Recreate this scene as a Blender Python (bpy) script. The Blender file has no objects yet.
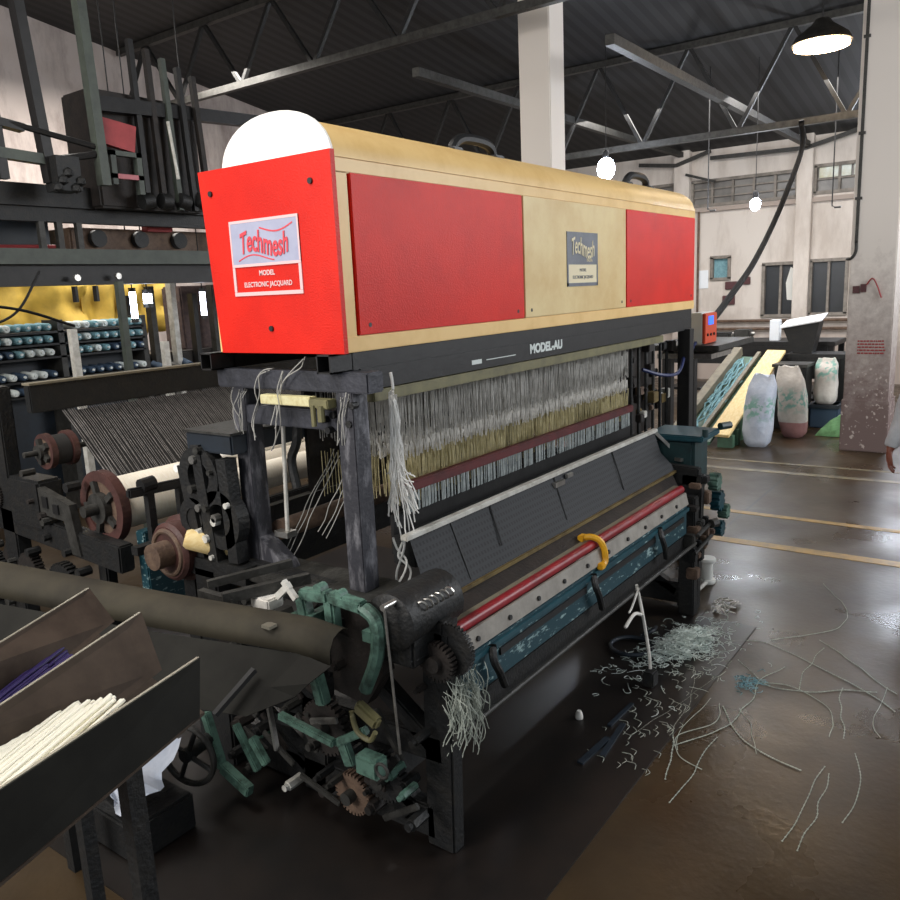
import bpy, bmesh, math, random
from mathutils import Vector as V, Matrix, Euler, noise
random.seed(7)
R = math.radians
SC = bpy.context.scene
COL = SC.collection

# ---------------------------------------------------------------- camera, world, light, exposure
def make_camera():
    cd = bpy.data.cameras.new('camera'); co = bpy.data.objects.new('camera', cd); COL.objects.link(co)
    yaw, pit, rol = R(36.159), R(11.296), R(-2.560)
    d = V((math.cos(yaw)*math.cos(pit), math.sin(yaw)*math.cos(pit), -math.sin(pit)))
    r = V((math.sin(yaw), -math.cos(yaw), 0)); u = r.cross(d)
    c, s = math.cos(rol), math.sin(rol)
    r2 = c*r + s*u; u2 = -s*r + c*u
    m = Matrix((r2, u2, -d)).transposed().to_4x4(); m.translation = V((0, 0, 2.1))
    co.matrix_world = m
    cd.sensor_fit = 'HORIZONTAL'; cd.sensor_width = 36; cd.lens = 36*799.83/900
    cd.clip_start = .05; cd.clip_end = 100
    SC.camera = co
make_camera()
w = bpy.data.worlds.new('world'); SC.world = w; w.use_nodes = True
w.node_tree.nodes['Background'].inputs[0].default_value = (.86, .93, 1, 1)
w.node_tree.nodes['Background'].inputs[1].default_value = .55
vs = SC.view_settings
vs.view_transform = 'Standard'; vs.look = 'None'; vs.gamma = 1; vs.exposure = 0.0; vs.use_curve_mapping = False

def area(name, loc, target, sx, sy, power, color):
    l = bpy.data.lights.new(name, 'AREA'); l.shape = 'RECTANGLE'; l.size = sx; l.size_y = sy; l.energy = power; l.color = color
    o = bpy.data.objects.new(name, l); COL.objects.link(o); o.location = loc
    o.rotation_euler = (V(target)-V(loc)).to_track_quat('-Z', 'Y').to_euler()
    return o
area('doorway_daylight', (-4.5, 4.6, 3.6), (2.2, 2.4, 2.0), 2.6, 2.4, 330, (1, .95, .9))
area('side_daylight', (9.0, -4.5, 4.2), (6.5, 3, 1.9), 5, 2.5, 520, (.95, .97, 1))
area('roof_fill_rear', (12.6, 3.6, 4.7), (13.6, 3.6, 0), 5.0, 1.6, 260, (1, .96, .92))  # added fill for the back wall, no fixture stands here
area('roof_fill_left', (6.4, 9.4, 5.2), (6.4, 9.6, 0), 4.0, 1.6, 420, (1, .95, .88))  # extra light put in to brighten the tarpaulins and left background
area('roof_fill_near', (-.6, 2.3, 5.6), (1.2, 2.0, 1.0), 2.0, 1.4, 170, (1, .97, .93))  # fill added over the tray so the sticks come out bright
area('roof_fill_back', (1.4, 5.4, 5.6), (2.6, 3.7, 1.0), 2.0, 1.2, 110, (1, .95, .88))  # unseen fill put in to brighten the white yarn beam

# ---------------------------------------------------------------- materials
def lin(h):
    h = h.lstrip('#'); v = [int(h[i:i+2], 16)/255 for i in (0, 2, 4)]
    return tuple((x/12.92 if x <= .04045 else ((x+.055)/1.055)**2.4) for x in v) + (1,)
MATS = {}
def mat(name, c1, c2=None, rough=.6, metal=0, scale=6, bump=0, bscale=60, lo=.4, hi=.65, stretch=None, rough2=None, spec=.5, emit=None, alpha=None):
    m = bpy.data.materials.new(name); m.use_nodes = True; nt = m.node_tree; N = nt.nodes; L = nt.links
    b = N['Principled BSDF']
    b.inputs['Base Color'].default_value = lin(c1); b.inputs['Roughness'].default_value = rough
    b.inputs['Metallic'].default_value = metal; b.inputs['Specular IOR Level'].default_value = spec
    tc = N.new('ShaderNodeTexCoord'); src = tc.outputs['Object']
    if stretch:
        mp = N.new('ShaderNodeMapping'); mp.inputs['Scale'].default_value = stretch; L.new(src, mp.inputs[0]); src = mp.outputs[0]
    if c2:
        n = N.new('ShaderNodeTexNoise'); n.inputs['Scale'].default_value = scale; n.inputs['Detail'].default_value = 8; n.inputs['Roughness'].default_value = .65
        L.new(src, n.inputs['Vector'])
        cr = N.new('ShaderNodeValToRGB'); e = cr.color_ramp.elements
        e[0].position = lo; e[0].color = lin(c1); e[1].position = hi; e[1].color = lin(c2)
        L.new(n.outputs['Fac'], cr.inputs[0]); L.new(cr.outputs[0], b.inputs['Base Color'])
        if rough2 is not None:
            mr = N.new('ShaderNodeMapRange'); mr.inputs[1].default_value = lo; mr.inputs[2].default_value = hi
            mr.inputs[3].default_value = rough; mr.inputs[4].default_value = rough2
            L.new(n.outputs['Fac'], mr.inputs[0]); L.new(mr.outputs[0], b.inputs['Roughness'])
    if bump:
        n2 = N.new('ShaderNodeTexNoise'); n2.inputs['Scale'].default_value = bscale; n2.inputs['Detail'].default_value = 3
        L.new(tc.outputs['Object'], n2.inputs['Vector'])
        bp = N.new('ShaderNodeBump'); bp.inputs['Strength'].default_value = bump; bp.inputs['Distance'].default_value = .01
        L.new(n2.outputs['Fac'], bp.inputs['Height']); L.new(bp.outputs[0], b.inputs['Normal'])
    if emit:
        b.inputs['Emission Color'].default_value = lin(c1); b.inputs['Emission Strength'].default_value = emit
    MATS[name] = m
    return m
mat('red_paint', '#e02414', '#cf1d10', rough=.42, scale=3, bump=.2, bscale=160, spec=.22)
mat('cream_paint', '#efc988', '#dfb571', rough=.42, scale=5, lo=.45, hi=.75, spec=.4)
mat('cream_panel', '#e4cc96', '#d6b67c', rough=.42, scale=3, spec=.4)
mat('lit_white', '#fbf8f2', rough=.5)  # lid end's overexposed cream put into the colour; also colours the front rod
mat('black_plastic', '#121213', rough=.5)
mat('plate_silver', '#aeb0c6', '#a3a5bd', rough=.35, scale=8)
mat('plate_dark', '#6f737c', '#5e626b', rough=.4, scale=8)
mat('plate_white', '#e9c2c2', rough=.5)
mat('plate_cream', '#e6d8b4', rough=.5)
mat('letter_red', '#d8434f', rough=.5)
mat('steel_frame', '#3c3d45', '#2a2b31', rough=.5, metal=.2, scale=12, bump=.2)
mat('steel_scuffed', '#35353b', '#86858a', rough=.5, metal=.2, scale=20, lo=.5, hi=.74, stretch=(1, 1, .3), bump=.2)
mat('dark_steel', '#1f1e1e', '#141313', rough=.5, metal=.2, scale=14, bump=.08)
mat('rusty_dark', '#2a231f', '#191614', rough=.65, metal=.1, scale=10, bump=.3)
mat('dark_iron', '#191a1b', '#262421', rough=.55, metal=.2, scale=18, bump=.4, lo=.45, hi=.7)
mat('grey_iron', '#3b3a37', '#252421', rough=.55, metal=.2, scale=14, bump=.3)
mat('bright_steel', '#b5b3ae', '#8d8a85', rough=.3, metal=.8, scale=20)
mat('pale_metal', '#cfcdc6', '#aaa69c', rough=.4, scale=14)
mat('olive_paint', '#77724f', '#605b40', rough=.5, scale=10)
mat('gantry_green', '#434a42', '#363b36', rough=.55, scale=9)
mat('green_cast', '#58786b', '#2f423a', rough=.5, scale=18, lo=.44, hi=.64, bump=.2)
mat('teal_paint', '#174954', '#123a44', rough=.45, scale=9)
mat('teal_specked', '#0f3943', '#8fa8a8', rough=.5, scale=30, lo=.57, hi=.63, stretch=(.5, 1, 1.4))
mat('dark_teal', '#1c3b3d', '#16292c', rough=.5, scale=10)
mat('crimson', '#8f1220', '#70101a', rough=.4, scale=8)
mat('dark_red', '#5a1a1c', '#451416', rough=.5, scale=12)
mat('white_strip', '#958f86', '#7d776f', rough=.5, scale=10)
mat('brass', '#7a683f', '#57492f', rough=.5, metal=.3, scale=14)
mat('brown_flange', '#4e2f2a', '#38221e', rough=.55, scale=10, bump=.2)
mat('brown_rust', '#6b5646', '#4c3a30', rough=.7, scale=14, bump=.4)
mat('white_yarn', '#fdf6e8', '#f0e4ce', rough=.85, scale=30, stretch=(12, 1, 1))
mat('warp_grey', '#6f6b68', '#4e4b49', rough=.8, scale=20)
mat('warp_dark', '#232221', '#2f2d2c', rough=.85, scale=30, stretch=(40, 1, 1))
mat('cord_grey', '#dedbd5', '#aeaba4', rough=.8, scale=20)
mat('heald_band', '#e3dfd7', '#c6c2ba', rough=.7, scale=20)
mat('heald_olive', '#ddd1a6', '#b3a677', rough=.7, scale=20)
mat('reed_wire', '#a4aaa8', '#7f8584', rough=.5, scale=30)
mat('string_white', '#e9e7e2', rough=.85)
mat('yarn_teal', '#b4b8ac', '#8d948a', rough=.85, scale=20)
mat('cord_dull', '#a5a39d', rough=.85)
mat('scrap_yarn', '#d9e0d9', '#aab8b2', rough=.85, scale=20)
mat('black_rubber', '#0d0d0e', rough=.85, spec=.2)
mat('yellow_plastic', '#e2a81e', '#c98f16', rough=.45, scale=10)
mat('blue_plastic', '#2f7fc0', rough=.5)
mat('blue_cable', '#222c58', rough=.5)
mat('wood_slat', '#d9d2a6', '#c7bb88', rough=.7, scale=6, stretch=(1, 8, 8))
mat('plank_cream', '#e6cf98', '#d8ba7b', rough=.6, scale=5, stretch=(1, 8, 8))
mat('sheet_guard', '#3f3a2e', '#2f2b23', rough=.75, metal=0, scale=4, bump=.1, bscale=8, spec=.25)
mat('sheet_dark', '#22211d', '#181714', rough=.7, metal=0, scale=5, spec=.15)
mat('sheet_brown', '#4b4037', '#382f28', rough=.7, metal=0, scale=5, spec=.15)
mat('sheet_edge', '#8f8a7c', rough=.4, metal=.6)
mat('stick_white', '#f6f3e2', rough=.45)
mat('stick_purple', '#2b2457', rough=.45)
mat('concrete_pale', '#cfc7c0', '#b5aca6', rough=.8, scale=3)
mat('bulb', '#dfeaff', emit=60)
mat('tube_light', '#e6eeff', emit=14)
mat('warm_bulb', '#ffd9a8', emit=26)
mat('window_glow', '#e9f1ff', emit=30)
mat('window_pale', '#cfd6cf', '#b0aa88', rough=.3, scale=3, emit=None)
mat('louvre_glass', '#77736e', '#5f5c58', rough=.35, scale=4)
mat('dark_opening', '#23262a', '#1a1d20', rough=.4, scale=3)
mat('wood_frame', '#8d857c', '#6d665e', rough=.7, scale=8)
mat('orange_red', '#c84a28', rough=.45)
mat('screen_blue', '#2f62e6', emit=1.4)
mat('grey_white', '#dcdcd6', rough=.5)
mat('sack_blue', '#c6ccd8', '#aeb8c8', rough=.8, scale=5, bump=1.0, bscale=13)
mat('sack_white', '#d4cfc8', '#bcb5ad', rough=.8, scale=5, bump=1.0, bscale=13)
mat('sack_pink', '#b98a88', '#a87876', rough=.8, scale=5, bump=1.0, bscale=13)
mat('sack_print', '#b3c4be', rough=.75)
mat('green_cloth', '#5d8a5c', '#43683f', rough=.85, scale=9, bump=.5, bscale=20)
mat('plank_green', '#4a6b55', '#3a5444', rough=.5, scale=8)
mat('rail_tan', '#7b7361', '#645d4f', rough=.6, scale=8)
mat('tarp_yellow', '#d8b64e', '#b39440', rough=.65, scale=2.2, bump=.3, bscale=5)
mat('cone_teal', '#7fa6ae', '#5f8891', rough=.85, scale=20)
mat('cone_white', '#d6dcd8', rough=.85)
mat('cone_navy', '#34465a', rough=.85)
mat('machine_navy', '#1b2530', '#121920', rough=.5, scale=5)
mat('faded_red', '#a23a3c', '#8a2d30', rough=.6, scale=6)
mat('pink_strip', '#b06a70', rough=.6)
mat('skin', '#774434', rough=.6)
mat('shirt_grey', '#b9bcc0', '#a4a7ac', rough=.85, scale=8, bump=.3, bscale=14)
mat('trousers', '#22242a', rough=.85)
mat('hair', '#0f0d0c', rough=.6)
mat('shoe', '#101010', rough=.4)
mat('line_yellow', '#9c782c', '#6b5832', rough=.45, scale=9, lo=.4, hi=.7)
mat('line_faded', '#7d7152', '#5d564a', rough=.45, scale=8, lo=.35, hi=.6)
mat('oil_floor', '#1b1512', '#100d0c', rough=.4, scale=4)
mat('paper', '#e8ecf0', rough=.7)
mat('maroon', '#4f2a2c', rough=.6)
mat('brick_dark', '#5d4d49', '#43373a', rough=.85, scale=14)

def floor_material():
    m = bpy.data.materials.new('wet_concrete'); m.use_nodes = True; nt = m.node_tree; N = nt.nodes; L = nt.links; b = N['Principled BSDF']; b.inputs['Specular IOR Level'].default_value = .36
    tc = N.new('ShaderNodeTexCoord')
    n = N.new('ShaderNodeTexNoise'); n.inputs['Scale'].default_value = .9; n.inputs['Detail'].default_value = 9; n.inputs['Roughness'].default_value = .65
    L.new(tc.outputs['Object'], n.inputs['Vector'])
    cr = N.new('ShaderNodeValToRGB'); e = cr.color_ramp.elements
    e[0].position = .33; e[0].color = lin('#261c10'); e[1].position = .68; e[1].color = lin('#443624')
    L.new(n.outputs['Fac'], cr.inputs[0])
    sp = N.new('ShaderNodeSeparateXYZ'); L.new(tc.outputs['Object'], sp.inputs[0])
    def line(out, c, wd):
        a = N.new('ShaderNodeMath'); a.operation = 'SUBTRACT'; a.inputs[1].default_value = c; L.new(out, a.inputs[0])
        ab = N.new('ShaderNodeMath'); ab.operation = 'ABSOLUTE'; L.new(a.outputs[0], ab.inputs[0])
        lt = N.new('ShaderNodeMath'); lt.operation = 'LESS_THAN'; lt.inputs[1].default_value = wd; L.new(ab.outputs[0], lt.inputs[0])
        return lt.outputs[0]
    j1 = line(sp.outputs['Y'], 1.545, .012); j2 = line(sp.outputs['X'], 9.9, .014); j3 = line(sp.outputs['Y'], -1.6, .012)
    mx = N.new('ShaderNodeMath'); mx.operation = 'MAXIMUM'; L.new(j1, mx.inputs[0]); L.new(j2, mx.inputs[1])
    mx2 = N.new('ShaderNodeMath'); mx2.operation = 'MAXIMUM'; L.new(mx.outputs[0], mx2.inputs[0]); L.new(j3, mx2.inputs[1])
    mix = N.new('ShaderNodeMixRGB'); mix.inputs[2].default_value = lin('#231f1b'); L.new(mx2.outputs[0], mix.inputs[0]); L.new(cr.outputs[0], mix.inputs[1])
    L.new(mix.outputs[0], b.inputs['Base Color'])
    n2 = N.new('ShaderNodeTexNoise'); n2.inputs['Scale'].default_value = 1.4; n2.inputs['Detail'].default_value = 5; L.new(tc.outputs['Object'], n2.inputs['Vector'])
    mr = N.new('ShaderNodeMapRange'); mr.inputs[1].default_value = .35; mr.inputs[2].default_value = .65; mr.inputs[3].default_value = .24; mr.inputs[4].default_value = .46
    L.new(n2.outputs['Fac'], mr.inputs[0]); L.new(mr.outputs[0], b.inputs['Roughness'])
    n3 = N.new('ShaderNodeTexNoise'); n3.inputs['Scale'].default_value = 30; n3.inputs['Detail'].default_value = 4; L.new(tc.outputs['Object'], n3.inputs['Vector'])
    bp = N.new('ShaderNodeBump'); bp.inputs['Strength'].default_value = .12; bp.inputs['Distance'].default_value = .01
    L.new(n3.outputs['Fac'], bp.inputs['Height']); L.new(bp.outputs[0], b.inputs['Normal'])
    MATS['wet_concrete'] = m
floor_material()
def wall_material(name, pale, stain, low):
    # painted wall with a grubby dado up to about a metre and drip stains
    m = bpy.data.materials.new(name); m.use_nodes = True; nt = m.node_tree; N = nt.nodes; L = nt.links; b = N['Principled BSDF']
    b.inputs['Roughness'].default_value = .85
    tc = N.new('ShaderNodeTexCoord'); mp = N.new('ShaderNodeMapping'); mp.inputs['Scale'].default_value = (1, 1, .3); L.new(tc.outputs['Object'], mp.inputs[0])
    n = N.new('ShaderNodeTexNoise'); n.inputs['Scale'].default_value = 1.6; n.inputs['Detail'].default_value = 9; n.inputs['Roughness'].default_value = .7; L.new(mp.outputs[0], n.inputs['Vector'])
    cr = N.new('ShaderNodeValToRGB'); e = cr.color_ramp.elements
    e[0].position = .36; e[0].color = lin(stain); e[1].position = .55; e[1].color = lin(pale); L.new(n.outputs['Fac'], cr.inputs[0])
    sp = N.new('ShaderNodeSeparateXYZ'); L.new(tc.outputs['Object'], sp.inputs[0])
    n2 = N.new('ShaderNodeTexNoise'); n2.inputs['Scale'].default_value = 5; n2.inputs['Detail'].default_value = 8; L.new(tc.outputs['Object'], n2.inputs['Vector'])
    ad = N.new('ShaderNodeMath'); ad.operation = 'MULTIPLY_ADD'; ad.inputs[1].default_value = 1.2; L.new(n2.outputs['Fac'], ad.inputs[0]); L.new(sp.outputs['Z'], ad.inputs[2])
    mr = N.new('ShaderNodeMapRange'); mr.inputs[1].default_value = 1.3; mr.inputs[2].default_value = 2.1; mr.inputs[3].default_value = 1; mr.inputs[4].default_value = 0; L.new(ad.outputs[0], mr.inputs[0])
    mix = N.new('ShaderNodeMixRGB'); mix.inputs[2].default_value = lin(low); L.new(mr.outputs[0], mix.inputs[0]); L.new(cr.outputs[0], mix.inputs[1])
    L.new(mix.outputs[0], b.inputs['Base Color']); MATS[name] = m
wall_material('wall_paint', '#d6cdc4', '#bdb2a8', '#a89a90')
wall_material('wall_left_paint', '#bfb3ad', '#8f827d', '#3b302d')
def column_material():
    m = bpy.data.materials.new('column_paint'); m.use_nodes = True; nt = m.node_tree; N = nt.nodes; L = nt.links; b = N['Principled BSDF']
    b.inputs['Roughness'].default_value = .8
    tc = N.new('ShaderNodeTexCoord'); sp = N.new('ShaderNodeSeparateXYZ'); L.new(tc.outputs['Object'], sp.inputs[0])
    n = N.new('ShaderNodeTexNoise'); n.inputs['Scale'].default_value = 9; n.inputs['Detail'].default_value = 10; n.inputs['Roughness'].default_value = .75; L.new(tc.outputs['Object'], n.inputs['Vector'])
    a = N.new('ShaderNodeMath'); a.operation = 'MULTIPLY_ADD'; a.inputs[1].default_value = 2.2; L.new(n.outputs['Fac'], a.inputs[0]); L.new(sp.outputs['Z'], a.inputs[2])
    mr = N.new('ShaderNodeMapRange'); mr.inputs[1].default_value = 1.6; mr.inputs[2].default_value = 3.4; L.new(a.outputs[0], mr.inputs[0])
    cr = N.new('ShaderNodeValToRGB'); e = cr.color_ramp.elements
    e[0].position = 0; e[0].color = lin('#7d6a66'); e[1].position = 1; e[1].color = lin('#ded6ce')
    L.new(mr.outputs[0], cr.inputs[0])
    n2 = N.new('ShaderNodeTexNoise'); n2.inputs['Scale'].default_value = 22; n2.inputs['Detail'].default_value = 6; L.new(tc.outputs['Object'], n2.inputs['Vector'])
    cr2 = N.new('ShaderNodeValToRGB'); e = cr2.color_ramp.elements; e[0].position = .62; e[0].color = (0, 0, 0, 1); e[1].position = .66; e[1].color = (1, 1, 1, 1); L.new(n2.outputs['Fac'], cr2.inputs[0])
    lowm = N.new('ShaderNodeMath'); lowm.operation = 'LESS_THAN'; lowm.inputs[1].default_value = 1.0; L.new(sp.outputs['Z'], lowm.inputs[0])
    mu = N.new('ShaderNodeMath'); mu.operation = 'MULTIPLY'; L.new(cr2.outputs[0], mu.inputs[0]); L.new(lowm.outputs[0], mu.inputs[1])
    mix = N.new('ShaderNodeMixRGB'); mix.inputs[2].default_value = lin('#c9bcb4'); L.new(mu.outputs[0], mix.inputs[0]); L.new(cr.outputs[0], mix.inputs[1])
    L.new(mix.outputs[0], b.inputs['Base Color']); MATS['column_paint'] = m
column_material()
def sack_print(name):
    # faded teal print woven into the middle of the sack
    m = MATS[name]; nt = m.node_tree; N = nt.nodes; L = nt.links; b = N['Principled BSDF']; src = b.inputs['Base Color'].links[0].from_socket
    tc = N.new('ShaderNodeTexCoord'); sp = N.new('ShaderNodeSeparateXYZ'); L.new(tc.outputs['Object'], sp.inputs[0])
    def rng(out, lo, hi):
        a = N.new('ShaderNodeMapRange'); a.inputs[1].default_value = lo; a.inputs[2].default_value = hi; L.new(out, a.inputs[0]); return a.outputs[0]
    n = N.new('ShaderNodeTexNoise'); n.inputs['Scale'].default_value = 16; n.inputs['Detail'].default_value = 5; L.new(tc.outputs['Object'], n.inputs['Vector'])
    def mul(x, y):
        q = N.new('ShaderNodeMath'); q.operation = 'MULTIPLY'; L.new(x, q.inputs[0]); L.new(y, q.inputs[1]); return q.outputs[0]
    f = mul(mul(rng(n.outputs['Fac'], .47, .56), rng(sp.outputs['Z'], .3, .42)), rng(sp.outputs['Z'], .68, .56))
    mix = N.new('ShaderNodeMixRGB'); mix.inputs[2].default_value = lin('#83aea3'); L.new(f, mix.inputs[0]); L.new(src, mix.inputs[1]); L.new(mix.outputs[0], b.inputs['Base Color'])
sack_print('sack_blue'); sack_print('sack_white')
def stripe_material(name, c1, c2, axis, freq, rough=.6, duty=.5, freq2=None, axis2=None):
    m = bpy.data.materials.new(name); m.use_nodes = True; nt = m.node_tree; N = nt.nodes; L = nt.links; b = N['Principled BSDF']
    b.inputs['Roughness'].default_value = rough
    tc = N.new('ShaderNodeTexCoord'); sp = N.new('ShaderNodeSeparateXYZ'); L.new(tc.outputs['Object'], sp.inputs[0])
    def saw(ax, f, du):
        a = N.new('ShaderNodeMath'); a.operation = 'MULTIPLY'; a.inputs[1].default_value = f; L.new(sp.outputs[ax], a.inputs[0])
        fr = N.new('ShaderNodeMath'); fr.operation = 'FRACT'; L.new(a.outputs[0], fr.inputs[0])
        lt = N.new('ShaderNodeMath'); lt.operation = 'LESS_THAN'; lt.inputs[1].default_value = du; L.new(fr.outputs[0], lt.inputs[0]); return lt.outputs[0]
    f = saw(axis, freq, duty)
    if freq2:
        g = saw(axis2, freq2, .12 if axis2 == 'X' else .5); mx = N.new('ShaderNodeMath'); mx.operation = 'MAXIMUM'; L.new(f, mx.inputs[0]); L.new(g, mx.inputs[1]); f = mx.outputs[0]
    mix = N.new('ShaderNodeMixRGB'); mix.inputs[1].default_value = lin(c1); mix.inputs[2].default_value = lin(c2); L.new(f, mix.inputs[0]); L.new(mix.outputs[0], b.inputs['Base Color'])
    MATS[name] = m
stripe_material('cloth_dark', '#131416', '#26282b', 'X', 45, .75, .5, 40, 'Z')
stripe_material('corrugated_roof', '#2b2b2c', '#1d1d1e', 'Y', 5, .7, .5)

# ---------------------------------------------------------------- mesh builder
def frame(d):
    d = V(d).normalized(); up = V((0, 0, 1)) if abs(d.z) < .95 else V((1, 0, 0))
    s = d.cross(up).normalized(); return d, s, s.cross(d).normalized()
class MB:
    def __init__(s): s.b = bmesh.new()
    def face(s, vs):
        try: return s.b.faces.new(vs)
        except ValueError: return None
    def box(s, x0, x1, y0, y1, z0, z1, bev=0):
        r = bmesh.ops.create_cube(s.b, size=1)['verts']
        for v in r: v.co = V(((x0+x1)/2+v.co.x*(x1-x0), (y0+y1)/2+v.co.y*(y1-y0), (z0+z1)/2+v.co.z*(z1-z0)))
        if bev: bmesh.ops.bevel(s.b, geom=list({e for v in r for e in v.link_edges}), offset=bev, segments=2, affect='EDGES')
        return s
    def beam(s, p, q, w, h, up=None, bev=0):
        p, q = V(p), V(q); d, a, b = frame(q-p)
        if up is not None:
            b = V(up).normalized(); a = d.cross(b).normalized(); b = a.cross(d).normalized()
        r = []
        for c in (p, q):
            for i, j in ((-1, -1), (1, -1), (1, 1), (-1, 1)): r.append(s.b.verts.new(c+a*i*w/2+b*j*h/2))
        fs = [s.face([r[k] for k in f]) for f in ((3, 2, 1, 0), (4, 5, 6, 7), (0, 1, 5, 4), (1, 2, 6, 5), (2, 3, 7, 6), (3, 0, 4, 7))]
        if bev: bmesh.ops.bevel(s.b, geom=list({e for v in r for e in v.link_edges}), offset=bev, segments=2, affect='EDGES')
        return s
    def cyl(s, p, q, r, n=16, r2=None):
        p, q = V(p), V(q); d, a, b = frame(q-p); r2 = r if r2 is None else r2
        A = [s.b.verts.new(p+(a*math.cos(t)+b*math.sin(t))*r) for t in (2*math.pi*k/n for k in range(n))]
        B = [s.b.verts.new(q+(a*math.cos(t)+b*math.sin(t))*r2) for t in (2*math.pi*k/n for k in range(n))]
        for k in range(n): s.face([A[k], A[(k+1) % n], B[(k+1) % n], B[k]])
        s.face(A[::-1]); s.face(B); return s
    def lathe(s, p, q, prof, n=24):
        # prof: (t along p->q 0..1, radius)
        p, q = V(p), V(q); d, a, b = frame(q-p); rings = []
        for t, r in prof:
            c = p.lerp(q, t); rings.append([s.b.verts.new(c+(a*math.cos(x)+b*math.sin(x))*max(r, 1e-4)) for x in (2*math.pi*k/n for k in range(n))])
        for A, B in zip(rings, rings[1:]):
            for k in range(n): s.face([A[k], A[(k+1) % n], B[(k+1) % n], B[k]])
        s.face(rings[0][::-1]); s.face(rings[-1]); return s
    def tube(s, pts, r, n=6, r2=None):
        pts = [V(p) for p in pts]; rings = []; m = len(pts); pa = None
        for i, p in enumerate(pts):
            d = (pts[min(i+1, m-1)]-pts[max(i-1, 0)]); d = d.normalized() if d.length > 1e-9 else V((0, 0, 1))
            if pa is None: _, a, b = frame(d)
            else:
                a = pa-d*pa.dot(d); a = a.normalized() if a.length > 1e-6 else frame(d)[1]; b = d.cross(a)
            pa = a; rr = r if r2 is None else r+(r2-r)*i/(m-1)
            rings.append([s.b.verts.new(p+(a*math.cos(t)+b*math.sin(t))*rr) for t in (2*math.pi*k/n for k in range(n))])
        for A, B in zip(rings, rings[1:]):
            for k in range(n): s.face([A[k], A[(k+1) % n], B[(k+1) % n], B[k]])
        s.face(rings[0][::-1]); s.face(rings[-1]); return s
    def prism(s, poly, ext):
        ext = V(ext); A = [s.b.verts.new(V(p)) for p in poly]; B = [s.b.verts.new(V(p)+ext) for p in poly]; n = len(poly)
        s.face(A[::-1]); s.face(B)
        for k in range(n): s.face([A[k], A[(k+1) % n], B[(k+1) % n], B[k]])
        return s
    def ring(s, c, axis, R_, r, n=32, m=8):
        c = V(c); d, a, b = frame(axis); rings = []
        for k in range(n):
            t = 2*math.pi*k/n; u = a*math.cos(t)+b*math.sin(t)
            rings.append([s.b.verts.new(c+u*(R_+r*math.cos(x))+d*r*math.sin(x)) for x in (2*math.pi*j/m for j in range(m))])
        for k in range(n):
            A, B = rings[k], rings[(k+1) % n]
            for j in range(m): s.face([A[j], B[j], B[(j+1) % m], A[(j+1) % m]])
        return s
    def annulus(s, c, axis, r0, r1, w, n=36):
        c = V(c); d, a, b = frame(axis); rr = []
        for k in range(n):
            u = a*math.cos(2*math.pi*k/n)+b*math.sin(2*math.pi*k/n)
            rr.append([s.b.verts.new(c+u*r+d*o) for r, o in ((r0, -w/2), (r1, -w/2), (r1, w/2), (r0, w/2))])
        for k in range(n):
            A, B = rr[k], rr[(k+1) % n]
            for j in range(4): s.face([A[j], B[j], B[(j+1) % 4], A[(j+1) % 4]])
        return s
    def gear(s, c, axis, r, w, teeth=28, th=.012, hole=None):
        c = V(c); d, a, b = frame(axis); out = []
        for k in range(teeth):
            for f, rr in ((0, r-th), (.25, r-th), (.35, r), (.85, r)):
                t = 2*math.pi*(k+f)/teeth; out.append(c+(a*math.cos(t)+b*math.sin(t))*rr-d*w/2)
        return s.prism(out, d*w)
    def ball(s, c, r, sub=2, sc=(1, 1, 1)):
        vs = bmesh.ops.create_icosphere(s.b, subdivisions=sub, radius=r)['verts']
        for v in vs: v.co = V((v.co.x*sc[0], v.co.y*sc[1], v.co.z*sc[2]))+V(c)
        return s
    def sheet(s, rows):
        g = [[s.b.verts.new(V(p)) for p in r] for r in rows]
        for A, B in zip(g, g[1:]):
            for k in range(len(A)-1): s.face([A[k], A[k+1], B[k+1], B[k]])
        return s
WLOC = {}
def build(name, mb, m, parent=None, smooth=False, kind=None):
    b = mb.b; bmesh.ops.recalc_face_normals(b, faces=b.faces[:])
    me = bpy.data.meshes.new(name); vs = b.verts
    if parent is None:
        xs = [v.co for v in vs]
        loc = V(((min(v.x for v in xs)+max(v.x for v in xs))/2, (min(v.y for v in xs)+max(v.y for v in xs))/2, min(v.z for v in xs)))
    else: loc = WLOC[parent.name]
    bmesh.ops.translate(b, verts=b.verts[:], vec=-loc)
    b.to_mesh(me); b.free()
    me.materials.append(MATS[m] if isinstance(m, str) else m)
    if smooth:
        for p in me.polygons: p.use_smooth = True
        try: me.set_sharp_from_angle(angle=R(40))
        except Exception: pass
    o = bpy.data.objects.new(name, me); COL.objects.link(o)
    WLOC[o.name] = loc
    if parent is None: o.location = loc
    else: o.parent = parent
    if kind: o['kind'] = kind
    return o
def tag(o, label, cat, group=None, kind=None):
    o['label'] = label; o['category'] = cat
    if group: o['group'] = group
    if kind: o['kind'] = kind
    return o
def thing(name, label, cat, loc, group=None):
    o = bpy.data.objects.new(name, None); COL.objects.link(o); o.location = loc; o.empty_display_size = .1
    WLOC[o.name] = V(loc); return tag(o, label, cat, group)
def struct(name, mb, m, label=None, smooth=False):
    o = build(name, mb, m, None, smooth); o['kind'] = 'structure'
    return o
def solid(o, t, off=0):
    md = o.modifiers.new('thickness', 'SOLIDIFY'); md.thickness = t; md.offset = off; return o
def copy_tree(o, parent=None):
    c = o.copy(); COL.objects.link(c)
    if parent: c.parent = parent
    WLOC[c.name] = WLOC.get(o.name, V())
    for ch in o.children: copy_tree(ch, c)
    return c
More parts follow.
